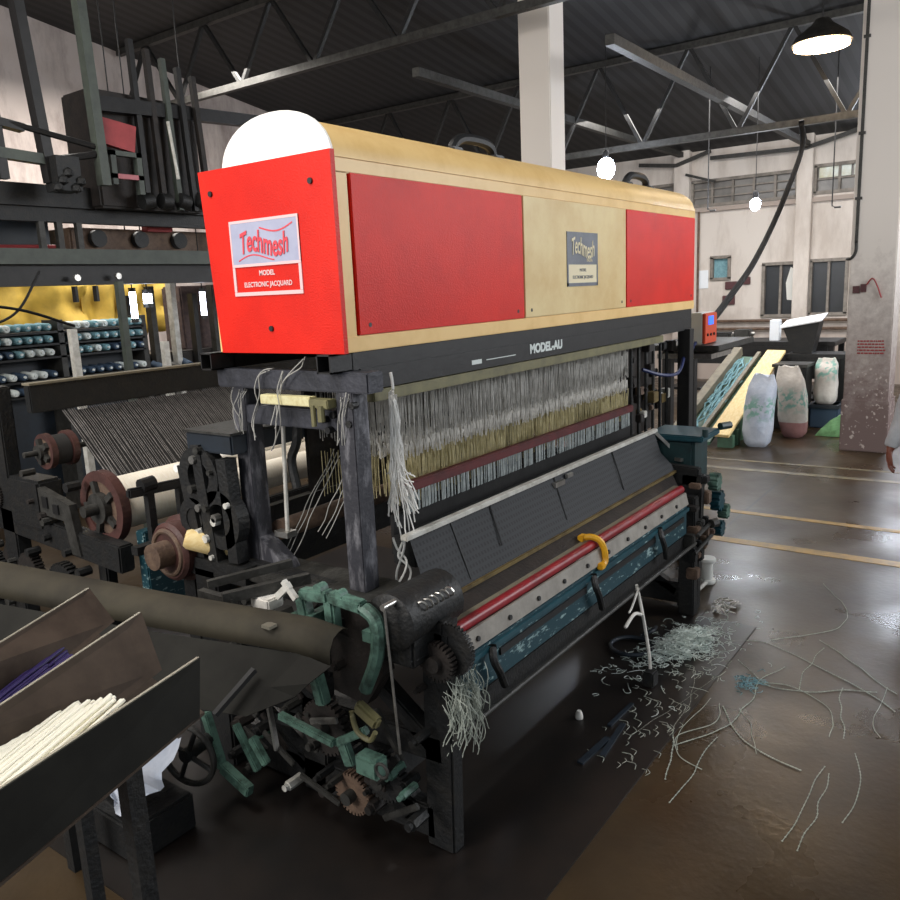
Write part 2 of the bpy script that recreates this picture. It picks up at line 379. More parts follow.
def text_mesh(body, size, thick=.0008, wave=0, bold=0, shear=0):
    cu = bpy.data.curves.new('lettering', 'FONT'); cu.body = body; cu.size = size; cu.align_x = 'CENTER'; cu.align_y = 'CENTER'; cu.extrude = thick; cu.offset = bold; cu.shear = shear
    o = bpy.data.objects.new('lettering', cu); COL.objects.link(o)
    bpy.context.view_layer.update()
    me = bpy.data.meshes.new_from_object(o.evaluated_get(bpy.context.evaluated_depsgraph_get()))
    COL.objects.unlink(o); bpy.data.objects.remove(o)
    mb = MB(); mb.b.from_mesh(me); bpy.data.meshes.remove(me)
    return mb
def place_text(mb, origin, right, up, sx=1, wavef=None):
    right, up = V(right).normalized(), V(up).normalized(); nrm = right.cross(up); o = V(origin)
    for v in mb.b.verts:
        x, y, z = v.co.x*sx, v.co.y, v.co.z
        if wavef: x, y = wavef(x, y)
        v.co = o+right*x+up*y+nrm*z
    return mb
def wob(pts, a, seed=0):
    return [V(p)+a*V((noise.noise(V(p)*9+V((seed, 0, 0))), noise.noise(V(p)*9+V((0, seed+5, 0))), noise.noise(V(p)*9+V((3, 0, seed))))) for p in pts]
def curve(pts, n=24):
    # Catmull-Rom through pts
    P = [V(p) for p in pts]; P = [2*P[0]-P[1]]+P+[2*P[-1]-P[-2]]; out = []; segs = len(P)-3
    per = max(2, n//segs)
    for i in range(segs):
        for k in range(per):
            t = k/per; a, b, c, d = P[i:i+4]
            out.append(.5*((2*b)+(c-a)*t+(2*a-5*b+4*c-d)*t*t+(3*b-a-3*c+d)*t**3))
    out.append(P[-2]); return out

exec_parts = []
# ================================================================ SETTING
struct('floor', MB().box(-5, 17.2, -5, 12.2, -.12, 0), 'wet_concrete')
def wall_with_holes(name, m, x0, x1, y0, y1, z0, z1, holes):
    ys = sorted({y0, y1, *[h[0] for h in holes], *[h[1] for h in holes]}); mb = MB()
    for a, b in zip(ys, ys[1:]):
        zz = [z0]; mid = (a+b)/2
        for h in sorted([h for h in holes if h[0] < mid < h[1]], key=lambda h: h[2]): zz += [h[2], h[3]]
        zz.append(z1)
        for i in range(0, len(zz), 2):
            if zz[i+1]-zz[i] > 1e-4: mb.box(x0, x1, a, b, zz[i], zz[i+1])
    return struct(name, mb, m)
HOLES = [(3.88, 5.92, 3.57, 4.05), (2.3, 3.56, 3.6, 4.09), (3.8, 4.45, 1.31, 2.33), (2.93, 3.57, 1.33, 2.35), (.2, 2.1, 3.2, 4.3), (6.3, 9.3, 3.57, 4.05), (5.13, 5.49, 2.08, 2.52)]
wall_with_holes('wall_back', 'wall_paint', 17, 17.2, -5, 12.2, 0, 4.75, HOLES)
struct('wall_left', MB().box(-5, 17, 12, 12.2, 0, 8), 'wall_left_paint')
cz = lambda x: 4.65+.15*(17-x)
mb = MB(); rows = []
for x in (17.2, 11, 5, -5): rows.append([(x, y, cz(x)) for y in (-5, 12.2)])
mb.sheet(rows); mb.sheet([[(x, y, z+.06) for x, y, z in r] for r in rows]); struct('ceiling', mb, 'corrugated_roof')
# wall trim: ledge under the high windows, piers
struct('trim_1', MB().box(16.9, 17.02, 2.2, 9.4, 3.44, 3.52), 'wall_paint')
struct('trim_2', MB().box(16.82, 17.02, 3.58, 3.86, 0, 4.72, .01), 'wall_paint')
struct('trim_3', MB().box(16.82, 17.02, 5.94, 6.26, 0, 4.72, .01), 'wall_paint')
# windows
def window(n, y0, y1, z0, z1, cols, rows, pane, frm='wood_frame', mid=.045, panes2=None):
    mb = MB()
    for a, b, c, d in ((y0-.03, y1+.03, z0-.03, z0+.03), (y0-.03, y1+.03, z1-.03, z1+.03), (y0-.03, y0+.03, z0, z1), (y1-.03, y1+.03, z0, z1)): mb.box(16.96, 17.1, a, b, c, d)
    for k in range(1, cols): y = y0+(y1-y0)*k/cols; mb.box(16.99, 17.08, y-mid/2, y+mid/2, z0, z1)
    for k in range(1, rows): z = z0+(z1-z0)*k/rows; mb.box(17.0, 17.07, y0, y1, z-mid/3, z+mid/3)
    o = struct('window_%d' % n, mb, frm)
    build('window_pane', MB().box(17.06, 17.08, y0, y1, z0, z1), pane, o)
    return o
window(1, 3.88, 5.92, 3.57, 4.05, 5, 3, 'louvre_glass')
window(2, 2.3, 3.56, 3.6, 4.09, 3, 2, 'louvre_glass')
w3 = window(3, 3.8, 4.45, 1.31, 2.33, 2, 1, 'dark_opening')
build('white_curtain', MB().prism([(17.05, 4.0, 1.62), (17.05, 3.86, 1.6), (17.05, 3.86, 2.2), (17.05, 3.95, 2.25), (17.05, 4.03, 1.95)], (-.02, 0, 0)), 'grey_white', w3)
window(4, 2.93, 3.57, 1.33, 2.35, 2, 1, 'dark_opening')
window(5, .2, 2.1, 3.2, 4.3, 4, 2, 'window_glow')
window(6, 6.3, 9.3, 3.57, 4.05, 6, 3, 'louvre_glass')
window(7, 5.13, 5.49, 2.08, 2.52, 1, 1, 'cone_teal')
mb = MB()
for k in range(2): mb.box(17.02, 17.05, 2.33+.62*k, 2.9+.6*k, 3.87, 4.06)
build('bright_pane', mb, 'window_pale', bpy.data.objects['window_2'])
# painted lines and oily strip on the floor
def fline(n, pts, wd, m): 
    a, b = V(pts[0]), V(pts[1]); struct('trim_%d' % n, MB().beam(a+V((0, 0, .001)), b+V((0, 0, .001)), wd, .004, (0, 0, 1)), m)
fline(4, ((7.22, 2.6, 0), (7.17, -3, 0)), .085, 'line_yellow')
fline(5, ((6.37, 2.3, 0), (6.31, -3, 0)), .12, 'line_yellow')
fline(6, ((8.9, 3.0, 0), (9.07, -3, 0)), .10, 'line_faded')
fline(7, ((9.35, 3.2, 0), (9.5, -3, 0)), .06, 'line_faded')
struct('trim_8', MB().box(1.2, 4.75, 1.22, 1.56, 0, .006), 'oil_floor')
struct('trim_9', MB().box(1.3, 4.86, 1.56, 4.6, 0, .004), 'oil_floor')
# columns
def column(name, label, x0, x1, y0, y1, ztop):
    t = thing(name, label, 'column', ((x0+x1)/2, (y0+y1)/2, 0))
    build('shaft', MB().box(x0, x1, y0, y1, 0, ztop, .012), 'column_paint', t)
    return t
c1 = column('concrete_column', 'white painted column with grubby brown base at right, standing behind the floor lines', 10.4, 10.88, 1.29, 1.765, cz(10.9))
build('plinth', MB().box(10.385, 10.895, 1.275, 1.78, 0, .62, .01), 'column_paint', c1)
mb = MB().tube([(10.39, 1.71, cz(10.9)-.1), (10.385, 1.71, 2.45)], .017, 8); mb.tube(curve([(10.385, 1.71, 2.45), (10.385, 1.71, 2.33), (10.39, 1.75, 2.26), (10.42, 1.80, 2.25), (10.6, 1.80, 2.25)], 16), .017, 8)
for z in (4.6, 3.6, 2.9): mb.box(10.375, 10.4, 1.675, 1.745, z, z+.03)
build('conduit', mb, 'grey_iron', c1, True)
mb = MB().box(10.375, 10.4, 1.65, 1.72, 1.86, 1.94).box(10.375, 10.4, 1.58, 1.64, 1.87, 1.96); build('switch_box', mb, 'maroon', c1)
build('wire_stub', MB().tube(curve([(10.39, 1.58, 1.95), (10.37, 1.52, 2.02), (10.38, 1.47, 1.94), (10.385, 1.42, 1.8)]), .008, 6), 'faded_red', c1, True)
mb = MB(); random.seed(3)
for r in range(5):
    y = 1.64
    while y > 1.37:
        wdt = random.uniform(.012, .04); mb.box(10.396, 10.4, y-wdt, y, 1.30-.035*r, 1.316-.035*r); y -= wdt+.008
build('stencilled_notice', mb, 'faded_red', c1)
column('concrete_column', 'pale square column rising behind the long red and cream casing', 8.5, 8.85, 4.6, 5.0, cz(8.9))
# roof trusses
def truss(label, X, y0, y1, zb):
    t = thing('roof_truss', label, 'truss', (X, (y0+y1)/2, zb))
    zt = cz(X)-.06
    build('bottom_chord', MB().beam((X, y0, zb), (X, y1, zb), .09, .09), 'grey_iron', t)
    build('top_chord', MB().beam((X, y0, zt), (X, y1, zt), .09, .09), 'grey_iron', t)
    n = int((y1-y0)/1.3); mb = MB()
    for k in range(n):
        a = y0+(y1-y0)*k/n; b = y0+(y1-y0)*(k+1)/n; m_ = (a+b)/2
        mb.beam((X, a, zb), (X, m_, zt), .05, .05); mb.beam((X, m_, zt), (X, b, zb), .05, .05)
    build('lattice', mb, 'dark_iron', t)
truss('grey steel roof truss crossing the hall between the lamps and the far wall', 12, -2, 11.9, 4.09)
truss('grey steel roof truss crossing above the long red and cream casing', 8, -2, 11.9, 5.0)
def rbeam(label, p, q, s=.1): tag(build('roof_beam', MB().beam(p, q, s, s), 'grey_iron'), label, 'beam', None)
rbeam('grey roof tie running out from the wall pier beside the pale high window', (16.8, 3.68, 4.48), (8, 3.65, 4.48))
rbeam('grey roof tie running out from the wall pier nearest the casing', (16.8, 6.1, 4.6), (8, 6.1, 4.62))
t = thing('roof_bracket', 'forked steel bracket where the thick black cable leaves the roof', 'bracket', (16.8, 3.7, 4.3))
mb = MB().beam((16.8, 3.7, 4.42), (16.8, 2.4, 4.72), .07, .07).beam((16.8, 3.7, 4.42), (16.8, 5.5, 4.46), .07, .07).beam((16.8, 3.7, 4.42), (16.3, 3.7, 4.9), .06, .06)
build('arm', mb, 'grey_iron', t)
t = thing('roof_bracket', 'forked steel bracket on the wall pier just beyond the casing far end', 'bracket', (16.8, 6.1, 4.4))
build('arm', MB().beam((16.8, 6.2, 4.4), (16.8, 5.5, 4.6), .07, .07).beam((16.8, 6.2, 4.4), (16.8, 7.0, 4.5), .07, .07).beam((16.8, 6.0, 4.2), (16.8, 5.4, 4.0), .05, .05), 'grey_iron', t)
# lamps
def lamp(label, x, y, z, m, power, color, r=.085):
    t = thing('hanging_lamp', label, 'lamp', (x, y, z-.1))
    b = MB().ball((x, y, z), r, 2, (1, 1, 1.25)); build('bulb', b, m, t, True)
    build('lamp_holder', MB().lathe((x, y, z+r*1.1), (x, y, z+r*1.1+.12), [(0, .035), (.3, .045), (.8, .04), (1, .015)], 12), 'black_plastic', t, True)
    build('flex', MB().cyl((x, y, z+.2), (x, y, cz(x)), .006, 6), 'black_plastic', t)
    l = bpy.data.lights.new('lamp_light', 'POINT'); l.energy = power; l.color = color; l.shadow_soft_size = .1
    o = bpy.data.objects.new('lamp_light', l); COL.objects.link(o); o.location = (x-.02, y-.02, z-.2)
lamp('dazzling white bulb hanging just above the casing by the far handle', 11.2, 5.174, 3.714, 'bulb', 80, (.85, .92, 1), .13)
lamp('white bulb hanging in front of the grey high windows on the far wall', 13.0, 3.56, 3.17, 'bulb', 80, (.9, .95, 1), .08)
t = thing('high_bay_lamp', 'wide warm lamp high under the roof above the clear floor at right', 'lamp', (11, 2.3, 4.7))
build('shade', MB().lathe((11, 2.3, 4.78), (11, 2.3, 5.05), [(0, .34), (.3, .30), (.8, .12), (1, .08)], 24), 'grey_iron', t, True)
build('lens', MB().cyl((11, 2.3, 4.74), (11, 2.3, 4.782), .31, 24), 'warm_bulb', t)
build('flex', MB().cyl((11, 2.3, 5.0), (11, 2.3, cz(11)-.06), .01, 6), 'black_plastic', t)
# thick cable from roof to control box
tag(build('black_cable', MB().tube(curve([(11.9, 2.70, 4.1), (12, 2.70, 3.75), (11.5, 2.76, 3.15), (11, 2.82, 2.66), (10, 2.76, 2.22), (9, 2.66, 1.955), (8, 2.52, 1.76), (7.2, 2.36, 1.70), (6.78, 2.24, 1.74)], 48), .034, 10), 'black_rubber', None, True), 'thick black cable sweeping down from the roof to the small control box', 'cable')
for (y0, z0, lb) in ((5.6, 3.5, 'thin hanging wire left of the far white bulb'), (3.25, 3.35, 'thin hanging wire with a hook left of the pale high window')):
    x = 13; k = x/17
    mb = MB().cyl((x, y0*k, cz(x)), (x, y0*k, 2.1+(z0-2.1)*k), .009, 6)
    mb.tube([(x, y0*k, 2.1+(z0-2.1)*k), (x, y0*k-.04, 2.1+(z0-2.1)*k-.03), (x, y0*k-.12, 2.1+(z0-2.1)*k-.03)], .016, 6)
    tag(build('hanging_wire', mb, 'black_plastic'), lb, 'wire')
# things on the far wall
tag(build('wall_notice', MB().box(16.975, 17.0, 5.56, 5.8, 1.9, 2.27), 'paper'), 'white paper notice on the far wall next to the casing far end', 'notice')
for k, (a, b, c, d, lb) in enumerate(((4.95, 5.2, 1.86, 2.02, 'dark maroon patch board low on the far wall, left one'), (4.7, 4.86, 1.95, 2.1, 'dark maroon patch board on the far wall, nearest the dark window'), (5.0, 5.25, 1.55, 1.74, 'dark maroon patch board on the far wall, lowest of its three'))):
    tag(build('wall_board', MB().box(16.95, 17.0, a, b, c, d, .01), 'maroon'), lb, 'board', 'maroon boards on the far wall')
tag(build('wall_pipe', MB().cyl((16.9, 2.5, 1.22), (16.9, 6.5, 1.22), .03, 8).cyl((16.9, 2.5, 1.06), (16.9, 6.5, 1.06), .03, 8).cyl((16.9, 5.75, .0), (16.9, 5.75, 3.45), .025, 8), 'brown_rust', None, True), 'brown twin pipes running along the far wall below the windows', 'pipe')

# ---------------------------------------------------------------- right background: benches, cartons, sacks, chute
def bench(label, x0, x1, y0, y1, zt, m='dark_steel', th=.07):
    t = thing('work_bench', label, 'bench', ((x0+x1)/2, (y0+y1)/2, 0))
    build('bench_top', MB().box(x0, x1, y0, y1, zt-th, zt, .01), m, t)
    for x in (x0+.06, x1-.06):
        for y in (y0+.06, y1-.06): build('leg', MB().box(x-.04, x+.04, y-.04, y+.04, 0, zt-th), m, t)
    build('apron', MB().box(x0, x0+.04, y0+.1, y1-.1, zt-.35, zt-th), m, t)
    build('shelf', MB().box(x0+.05, x1-.05, y0+.05, y1-.05, .3, .34), m, t)
    return t
bench('long dark steel bench below the far wall windows, behind the sacks', 13.0, 13.9, 2.35, 5.0, 1.1)
bench('dark bench standing beside the white column, behind the upright sacks', 12.25, 12.8, 2.05, 2.88, .98, 'dark_iron')
t = thing('dark_cabinet', 'low charcoal cabinet under the bench behind the pink based sack', 'cabinet', (11.75, 2.65, 0))
build('body', MB().box(11.6, 12.0, 2.44, 2.86, 0, .86, .015), 'dark_iron', t); build('door', MB().box(11.58, 11.6, 2.48, 2.82, .1, .8, .005), 'dark_steel', t); build('top', MB().box(11.57, 12.02, 2.42, 2.88, .86, .9), 'grey_iron', t)
tag(build('white_carton', MB().box(13.2, 13.36, 3.2, 3.34, 1.1, 1.42, .006), 'paper'), 'small upright white carton standing on the long dark bench', 'carton')
t = thing('white_tray', 'white sheet tray lying tilted on a dark hopper near the column', 'tray', (12.6, 2.62, 1.3))
build('sheet', MB().prism([(12.35, 2.42, 1.44), (12.35, 2.98, 1.34), (12.75, 2.98, 1.42), (12.75, 2.42, 1.52)], (0, 0, .02)), 'paper', t)
build('hopper', MB().prism([(12.4, 2.46, 1.42), (12.4, 2.95, 1.34), (12.4, 2.8, .98), (12.4, 2.55, .98)], (.3, 0, 0)), 'dark_iron', t)
random.seed(11)
for k, (x, y, sx, sy, sz, m, lb) in enumerate(((13.3, 4.2, .3, .5, .13, 'dark_iron', 'dark machine head on the long bench, behind the control box'), (13.25, 3.75, .25, .25, .18, 'grey_iron', 'grey gear housing on the long bench left of the white carton'), (13.3, 2.9, .3, .3, .14, 'dark_steel', 'dark box on the long bench right of the white carton'))):
    t = thing('machine_head', lb, 'machine', (x, y, 1.1))
    build('housing', MB().box(x-sx/2, x+sx/2, y-sy/2, y+sy/2, 1.1, 1.1+sz, .02), m, t); build('shaft', MB().cyl((x, y-sy*.7, 1.1+sz*.6), (x, y+sy*.7, 1.1+sz*.6), .03, 10), 'bright_steel', t, True)
def sack(name, label, cx, cy, z0, w_, d_, h, m, m2, cut, lean=(0, 0), seed=0, ear=True):
    t = thing(name, label, 'sack', (cx, cy, z0), 'woven sacks beside the column')
    def ringpts(u):
        k = min(1, .80+.9*u) if u < .22 else 1-.10*u
        if u > .86: k *= 1-.25*(u-.86)/.14
        dk = 1 if u < .75 else max(.18, 1-(u-.75)/.25*.9)
        if u < .05: k *= .8+u*4
        out = []
        for a in range(28):
            th = 2*math.pi*a/28; c, s_ = math.cos(th), math.sin(th)
            q = abs(c)**.6*(1 if c > 0 else -1), abs(s_)**.6*(1 if s_ > 0 else -1)
            p = V((q[0]*d_/2*k*dk, q[1]*w_/2*k, u*h))
            nz = noise.noise(V((c*1.6+seed*7, s_*1.6, u*3.5)))*.10+noise.noise(V((c*4+seed*3, s_*4, u*9)))*.04
            p.x *= 1+nz*1.6; p.y *= 1+nz
            if u > .93: p.z += .05*h*noise.noise(V((c*2, s_*2, seed)))
            p += V((lean[0]*u*u, lean[1]*u*u, 0))
            out.append(p+V((cx, cy, z0)))
        return out
    us = [0, .02, .05, .1, .16, .22, .3, .38, .46, .54, .62, .7, .78, .84, .9, .95, 1]
    def part(a, b, nm, mm):
        mb = MB(); rs = [[mb.b.verts.new(p) for p in ringpts(u)] for u in us if a <= u <= b]
        for A, B in zip(rs, rs[1:]):
            for k in range(28): mb.face([A[k], A[(k+1) % 28], B[(k+1) % 28], B[k]])
        mb.face(rs[0][::-1]); mb.face(rs[-1]); build(nm, mb, mm, t, True)
    part(0, cut, 'lower_body', m2); part(cut, 1, 'body', m)
    return t
sack('woven_sack', 'bluish white woven sack nearest the cream plank', 10.3, 2.71, 0, .36, .30, .90, 'sack_blue', 'sack_blue', .3, (0, -.06), 1)
sack('woven_sack', 'white woven sack with a pink lower half, middle of the three', 11.1, 2.46, 0, .36, .30, .92, 'sack_white', 'sack_pink', .22, (0, .10), 2)
t = thing('dark_crate', 'dark slate coloured crate under the white sack next to the column', 'crate', (12.0, 2.24, 0))
build('body', MB().box(11.8, 12.15, 2.06, 2.42, 0, .33, .02), 'cone_navy', t); build('rim', MB().box(11.78, 12.17, 2.04, 2.44, .28, .33), 'machine_navy', t)
sack('woven_sack', 'white woven sack with green print standing on the dark crate by the column', 11.95, 2.25, .33, .31, .26, .63, 'sack_white', 'sack_white', .3, (0, 0), 4)
mb = MB(); g = []
for i in range(15):
    r_ = []
    for j in range(15):
        u, v = i/14-.5, j/14-.5; d = max(abs(u), abs(v))*2
        r_.append((11.45+u*.5, 1.97+v*.5, max(.006, .26*(1-d)**.8+.05*noise.noise(V((u*7, v*7, 2)))*(1-d)+.006)))
    g.append(r_)
mb.sheet(g); tag(build('green_cloth', mb, 'green_cloth', None, True), 'crumpled green cloth heaped on the floor against the column', 'cloth')
# chute with cream plank
t = thing('plank_chute', 'green inclined chute with a cream plank along its side', 'chute', (11, 3.2, 0))
P0, P1 = V((9.95, 3.15, .13)), V((12.2, 3.02, .995)); d = P1-P0
build('plank', MB().beam(P0+V((0, -.06, .03)), P1+V((0, -.04, .03)), .26, .04, (-.36, 0, .93), .004), 'plank_cream', t)
build('bed', MB().prism([P0+V((0, .05, -.06)), P0+V((0, .62, -.05)), P0+V((0, .62, -.09)), P0+V((0, .05, -.10))], d), 'plank_green', t)
build('rail', MB().beam(P0+V((0, .2, .0)), P1+V((0, .2, .0)), .05, .05), 'rail_tan', t)
build('rail', MB().beam(P0+V((0, .50, .03)), P1+V((0, .50, .03)), .12, .12), 'rail_tan', t)
mb = MB(); random.seed(13)
for k in range(16):
    y = .2+random.random()*.24; a_ = random.uniform(0, .5); mb.tube(wob([P0+d*(a_+.5*j/10)+V((0, y, -.01)) for j in range(11)], .05, k), .012, 5)
build('yarn_strands', mb, 'cone_teal', t, True, kind='stuff')
build('leg', MB().box(10.0, 10.1, 2.93, 3.12, 0, .16, .006), 'plank_green', t)
build('leg', MB().box(10.2, 10.3, 2.92, 3.12, 0, .21, .006), 'plank_green', t)
build('leg', MB().box(11.9, 12.0, 3.05, 3.25, 0, .86, .006), 'plank_green', t)
build('side_plate', MB().prism([(10.05, 2.98, 0), (10.75, 2.98, 0), (10.75, 2.98, .38), (10.05, 2.98, .12)], (0, .03, 0)), 'plank_green', t)

# control box on its own stand
t = thing('control_box', 'white and orange control box with a blue screen past the casing end', 'control box', (6.5, 2.15, 1.55))
build('body', MB().box(6.5, 6.8, 2.17, 2.27, 1.575, 1.83, .006), 'grey_white', t)
build('front', MB().box(6.505, 6.80, 2.145, 2.17, 1.58, 1.825, .006), 'orange_red', t)
build('screen', MB().box(6.58, 6.70, 2.14, 2.147, 1.73, 1.80), 'screen_blue', t)
for k in range(3): build('button', MB().cyl((6.56+.08*k, 2.147, 1.65), (6.56+.08*k, 2.135, 1.65), .012, 8), 'black_plastic', t)
t = thing('box_stand', 'grey shelf stand carrying the white and orange control box', 'stand', (6.8, 2.3, 0))
build('shelf', MB().box(6.4, 7.4, 2.0, 2.62, 1.53, 1.575, .006), 'grey_iron', t)
build('leg', MB().box(6.7, 6.78, 2.5, 2.58, 0, 1.53), 'dark_steel', t); build('leg', MB().box(7.3, 7.38, 2.5, 2.58, 0, 1.53), 'dark_steel', t)
build('tray', MB().box(6.38, 6.9, 2.05, 2.5, 1.47, 1.51), 'bright_steel', t); build('hanger', MB().box(6.6, 6.64, 2.3, 2.34, 1.5, 1.54), 'dark_steel', t)
for k, (x, y, lb) in enumerate(((7.15, 2.4, 'grey tool box on the shelf beside the control box'),)):
    tag(build('tool_box', MB().box(x-.1, x+.12, y-.1, y+.08, 1.57, 1.66, .01), 'dark_iron'), lb, 'tool box')
tag(build('blue_cable', MB().tube(curve([(6.51, 2.22, 1.60), (6.36, 2.2, 1.55), (6.2, 2.2, 1.5), (5.95, 2.15, 1.52), (5.75, 2.05, 1.55), (5.5, 2.0, 1.46), (5.25, 2.02, 1.47), (5.1, 2.1, 1.52)], 40), .012, 8), 'blue_cable', None, True), 'dark blue cable drooping from the control box under the casing', 'cable')

# ---------------------------------------------------------------- left background
t = thing('overhead_gantry', 'dark green steel gantry crossing the left background', 'gantry', (5.5, 7, 0))
mb = MB().box(1.8, 9.5, 6.9, 7.1, 2.47, 2.60); build('lower_girder', mb, 'gantry_green', t); build('shaded_web', MB().box(1.8, 9.5, 6.98, 7.08, 2.3, 2.47).box(1.8, 9.5, 6.93, 7.1, 2.29, 2.32), 'dark_steel', t)  # shade on the girder's underside put into the web's darker material
mb = MB().box(1.8, 9.5, 6.9, 7.1, 2.95, 3.13).box(1.8, 9.5, 6.95, 7.05, 2.83, 2.95); build('upper_girder', mb, 'dark_iron', t)
for x, zz in ((3.74, 2.83), (3.9, 2.83), (4.08, 2.83), (5.7, 2.83), (8.0, 2.83)): build('strut', MB().box(x-.025, x+.025, 6.95, 7.0, 2.6, zz), 'grey_iron', t)
for x in (2.05, 5.85, 9.2): build('post', MB().box(x-.07, x+.07, 6.93, 7.07, 0, 2.3), 'gantry_green', t)
build('bolt_row', MB().cyl((3.95, 6.89, 2.35), (3.95, 6.86, 2.35), .03, 8).cyl((4.35, 6.89, 2.36), (4.35, 6.86, 2.36), .03, 8), 'bright_steel', t)
for x in (3.98, 4.18): build('hanger', MB().box(x-.012, x+.012, 6.96, 7.02, 2.14, 2.28), 'black_plastic', t)
# overhead dobby frames standing on the gantry
t = thing('leaning_scaffold', 'dark leaning steel frame standing on the gantry at far left', 'scaffold', (3.7, 6.5, 2.95))
build('post', MB().beam((3.58, 6.6, 4.6), (3.68, 6.6, 3.1), .1, .08), 'dark_steel', t); build('post', MB().beam((3.28, 6.6, 4.6), (3.3, 6.6, 3.1), .07, .07), 'dark_steel', t)
build('post', MB().beam((4.05, 6.5, 4.9), (4.09, 6.5, 3.1), .09, .08), 'gantry_green', t)
build('cross_rod', MB().cyl((3.2, 6.6, 3.56), (4.1, 6.5, 3.40), .025, 8), 'dark_steel', t); build('cross_rod', MB().cyl((3.72, 6.55, 3.28), (4.1, 6.5, 3.36), .03, 8), 'dark_steel', t)
build('cross_bar', MB().beam((2.6, 6.6, 3.33), (3.8, 6.6, 3.27), .08, .08), 'gantry_green', t); build('cross_bar', MB().beam((2.6, 6.6, 3.62), (3.5, 6.6, 3.5), .09, .06), 'dark_steel', t)
mb = MB().box(3.66, 3.86, 6.45, 6.65, 3.03, 3.3); 
for k in range(5): mb.ball((3.65+.05*k, 6.45, 3.05+.06*(k % 3)), .045, 1)
build('clutch_block', mb, 'dark_iron', t)
t = thing('overhead_loom_head', 'rusty dark loom head with a red panel on top of the gantry', 'loom head', (4.4, 6.7, 2.95))
build('red_panel', MB().prism([(4.12, 6.5, 3.45), (4.42, 6.5, 3.40), (4.46, 6.5, 3.62), (4.13, 6.5, 3.66)], (0, .06, 0)), 'faded_red', t)
mb = MB().box(4.18, 4.23, 6.5, 6.56, 3.12, 3.40).box(4.43, 4.48, 6.5, 6.56, 3.05, 3.40).box(4.18, 4.48, 6.5, 6.56, 3.36, 3.40); build('front_frame', mb, 'gantry_green', t)
build('pink_rail', MB().box(4.18, 4.48, 6.5, 6.55, 3.17, 3.21), 'pink_strip', t)
build('body', MB().box(4.2, 5.3, 6.75, 7.2, 2.95, 3.95, .02), 'rusty_dark', t)
for k in range(5): build('side_bar', MB().beam((4.62+.16*k, 6.7, 4.4-.05*k), (4.58+.17*k, 6.62, 2.95), .05, .05), ('dark_steel', 'rusty_dark', 'gantry_green')[k % 3], t)
build('bright_rod', MB().cyl((4.83, 6.55, 3.72), (4.88, 6.55, 3.22), .015, 8), 'pale_metal', t, True)
for k in range(4): build('drum', MB().cyl((4.5+.2*k, 6.6, 3.0+.02*k), (4.6+.2*k, 6.6, 3.02), .07, 12), 'dark_iron', t, True)
build('top_bar', MB().beam((4.1, 6.6, 3.78), (6.2, 6.9, 3.95), .09, .12), 'dark_steel', t)
t = thing('hanging_machine', 'dark navy machine body hanging behind the gantry at the left edge', 'machine', (3.4, 7.6, 2.6))
build('body', MB().box(2.2, 4.05, 7.4, 7.9, 2.62, 2.95, .02), 'machine_navy', t)
for k in range(5): build('lamp_spot', MB().ball((3.55+.11*k+(.1 if k > 3 else 0), 7.37, 2.93-.012*k), .035, 1, (1.3, .4, .6)), 'bright_steel', t)
build('red_pipe', MB().cyl((3.5, 7.35, 2.64), (4.05, 7.35, 2.65), .018, 8), 'faded_red', t)
t = thing('rusty_gearbox', 'rusty brown overhead gear case behind the top left of the casing', 'gear case', (5.0, 7.3, 2.6))
build('body', MB().box(4.15, 5.9, 7.25, 7.7, 2.58, 2.82, .02), 'brown_rust', t); build('red_cover', MB().box(4.9, 5.2, 7.15, 7.25, 2.80, 2.87, .01), 'faded_red', t)
for k in range(3): build('pulley', MB().cyl((4.4+.45*k, 7.18, 2.72), (4.4+.45*k, 7.25, 2.72), .08, 16), 'dark_iron', t, True)
# yellow tarpaulin
def tarp(label, x0, x1, y, z0, z1, seed):
    mb = MB(); nx, nz = 40, 14; rows = []
    for j in range(nz+1):
        v = j/nz; r_ = []
        for i in range(nx+1):
            u = i/nx; x = x0+(x1-x0)*u
            yy = y+.07*math.sin(u*19+seed+2*noise.noise(V((u*4, v*2, seed))))*(.4+.6*(1-v))+.12*noise.noise(V((u*6, v*5, seed+3)))
            r_.append((x, yy, z0+(z1-z0)*v+.05*noise.noise(V((u*8, seed, 1)))*(1-v)))
        rows.append(r_)
    mb.sheet(rows); o = build('tarpaulin', mb, 'tarp_yellow', None, True); solid(o, .012); tag(o, label, 'tarpaulin', 'yellow tarpaulins hung in the background')
tarp('yellow tarpaulin hung behind the gantry at the far left edge', 3.4, 5.85, 10.0, 1.74, 2.98, 1)
tarp('duller yellow tarpaulin behind the thin gantry post', 5.8, 7.1, 10.12, 1.70, 2.95, 5)
t = thing('tarpaulin_rail', 'thin rail on posts from which the yellow tarpaulins hang', 'rail', (5.2, 10.02, 0))
build('rail', MB().cyl((3.2, 10.02, 2.97), (7.2, 10.02, 2.97), .02, 8), 'grey_iron', t, True)
for x in (3.2, 7.2): build('post', MB().cyl((x, 10.02, 0), (x, 10.02, 2.97), .03, 8), 'grey_iron', t, True)
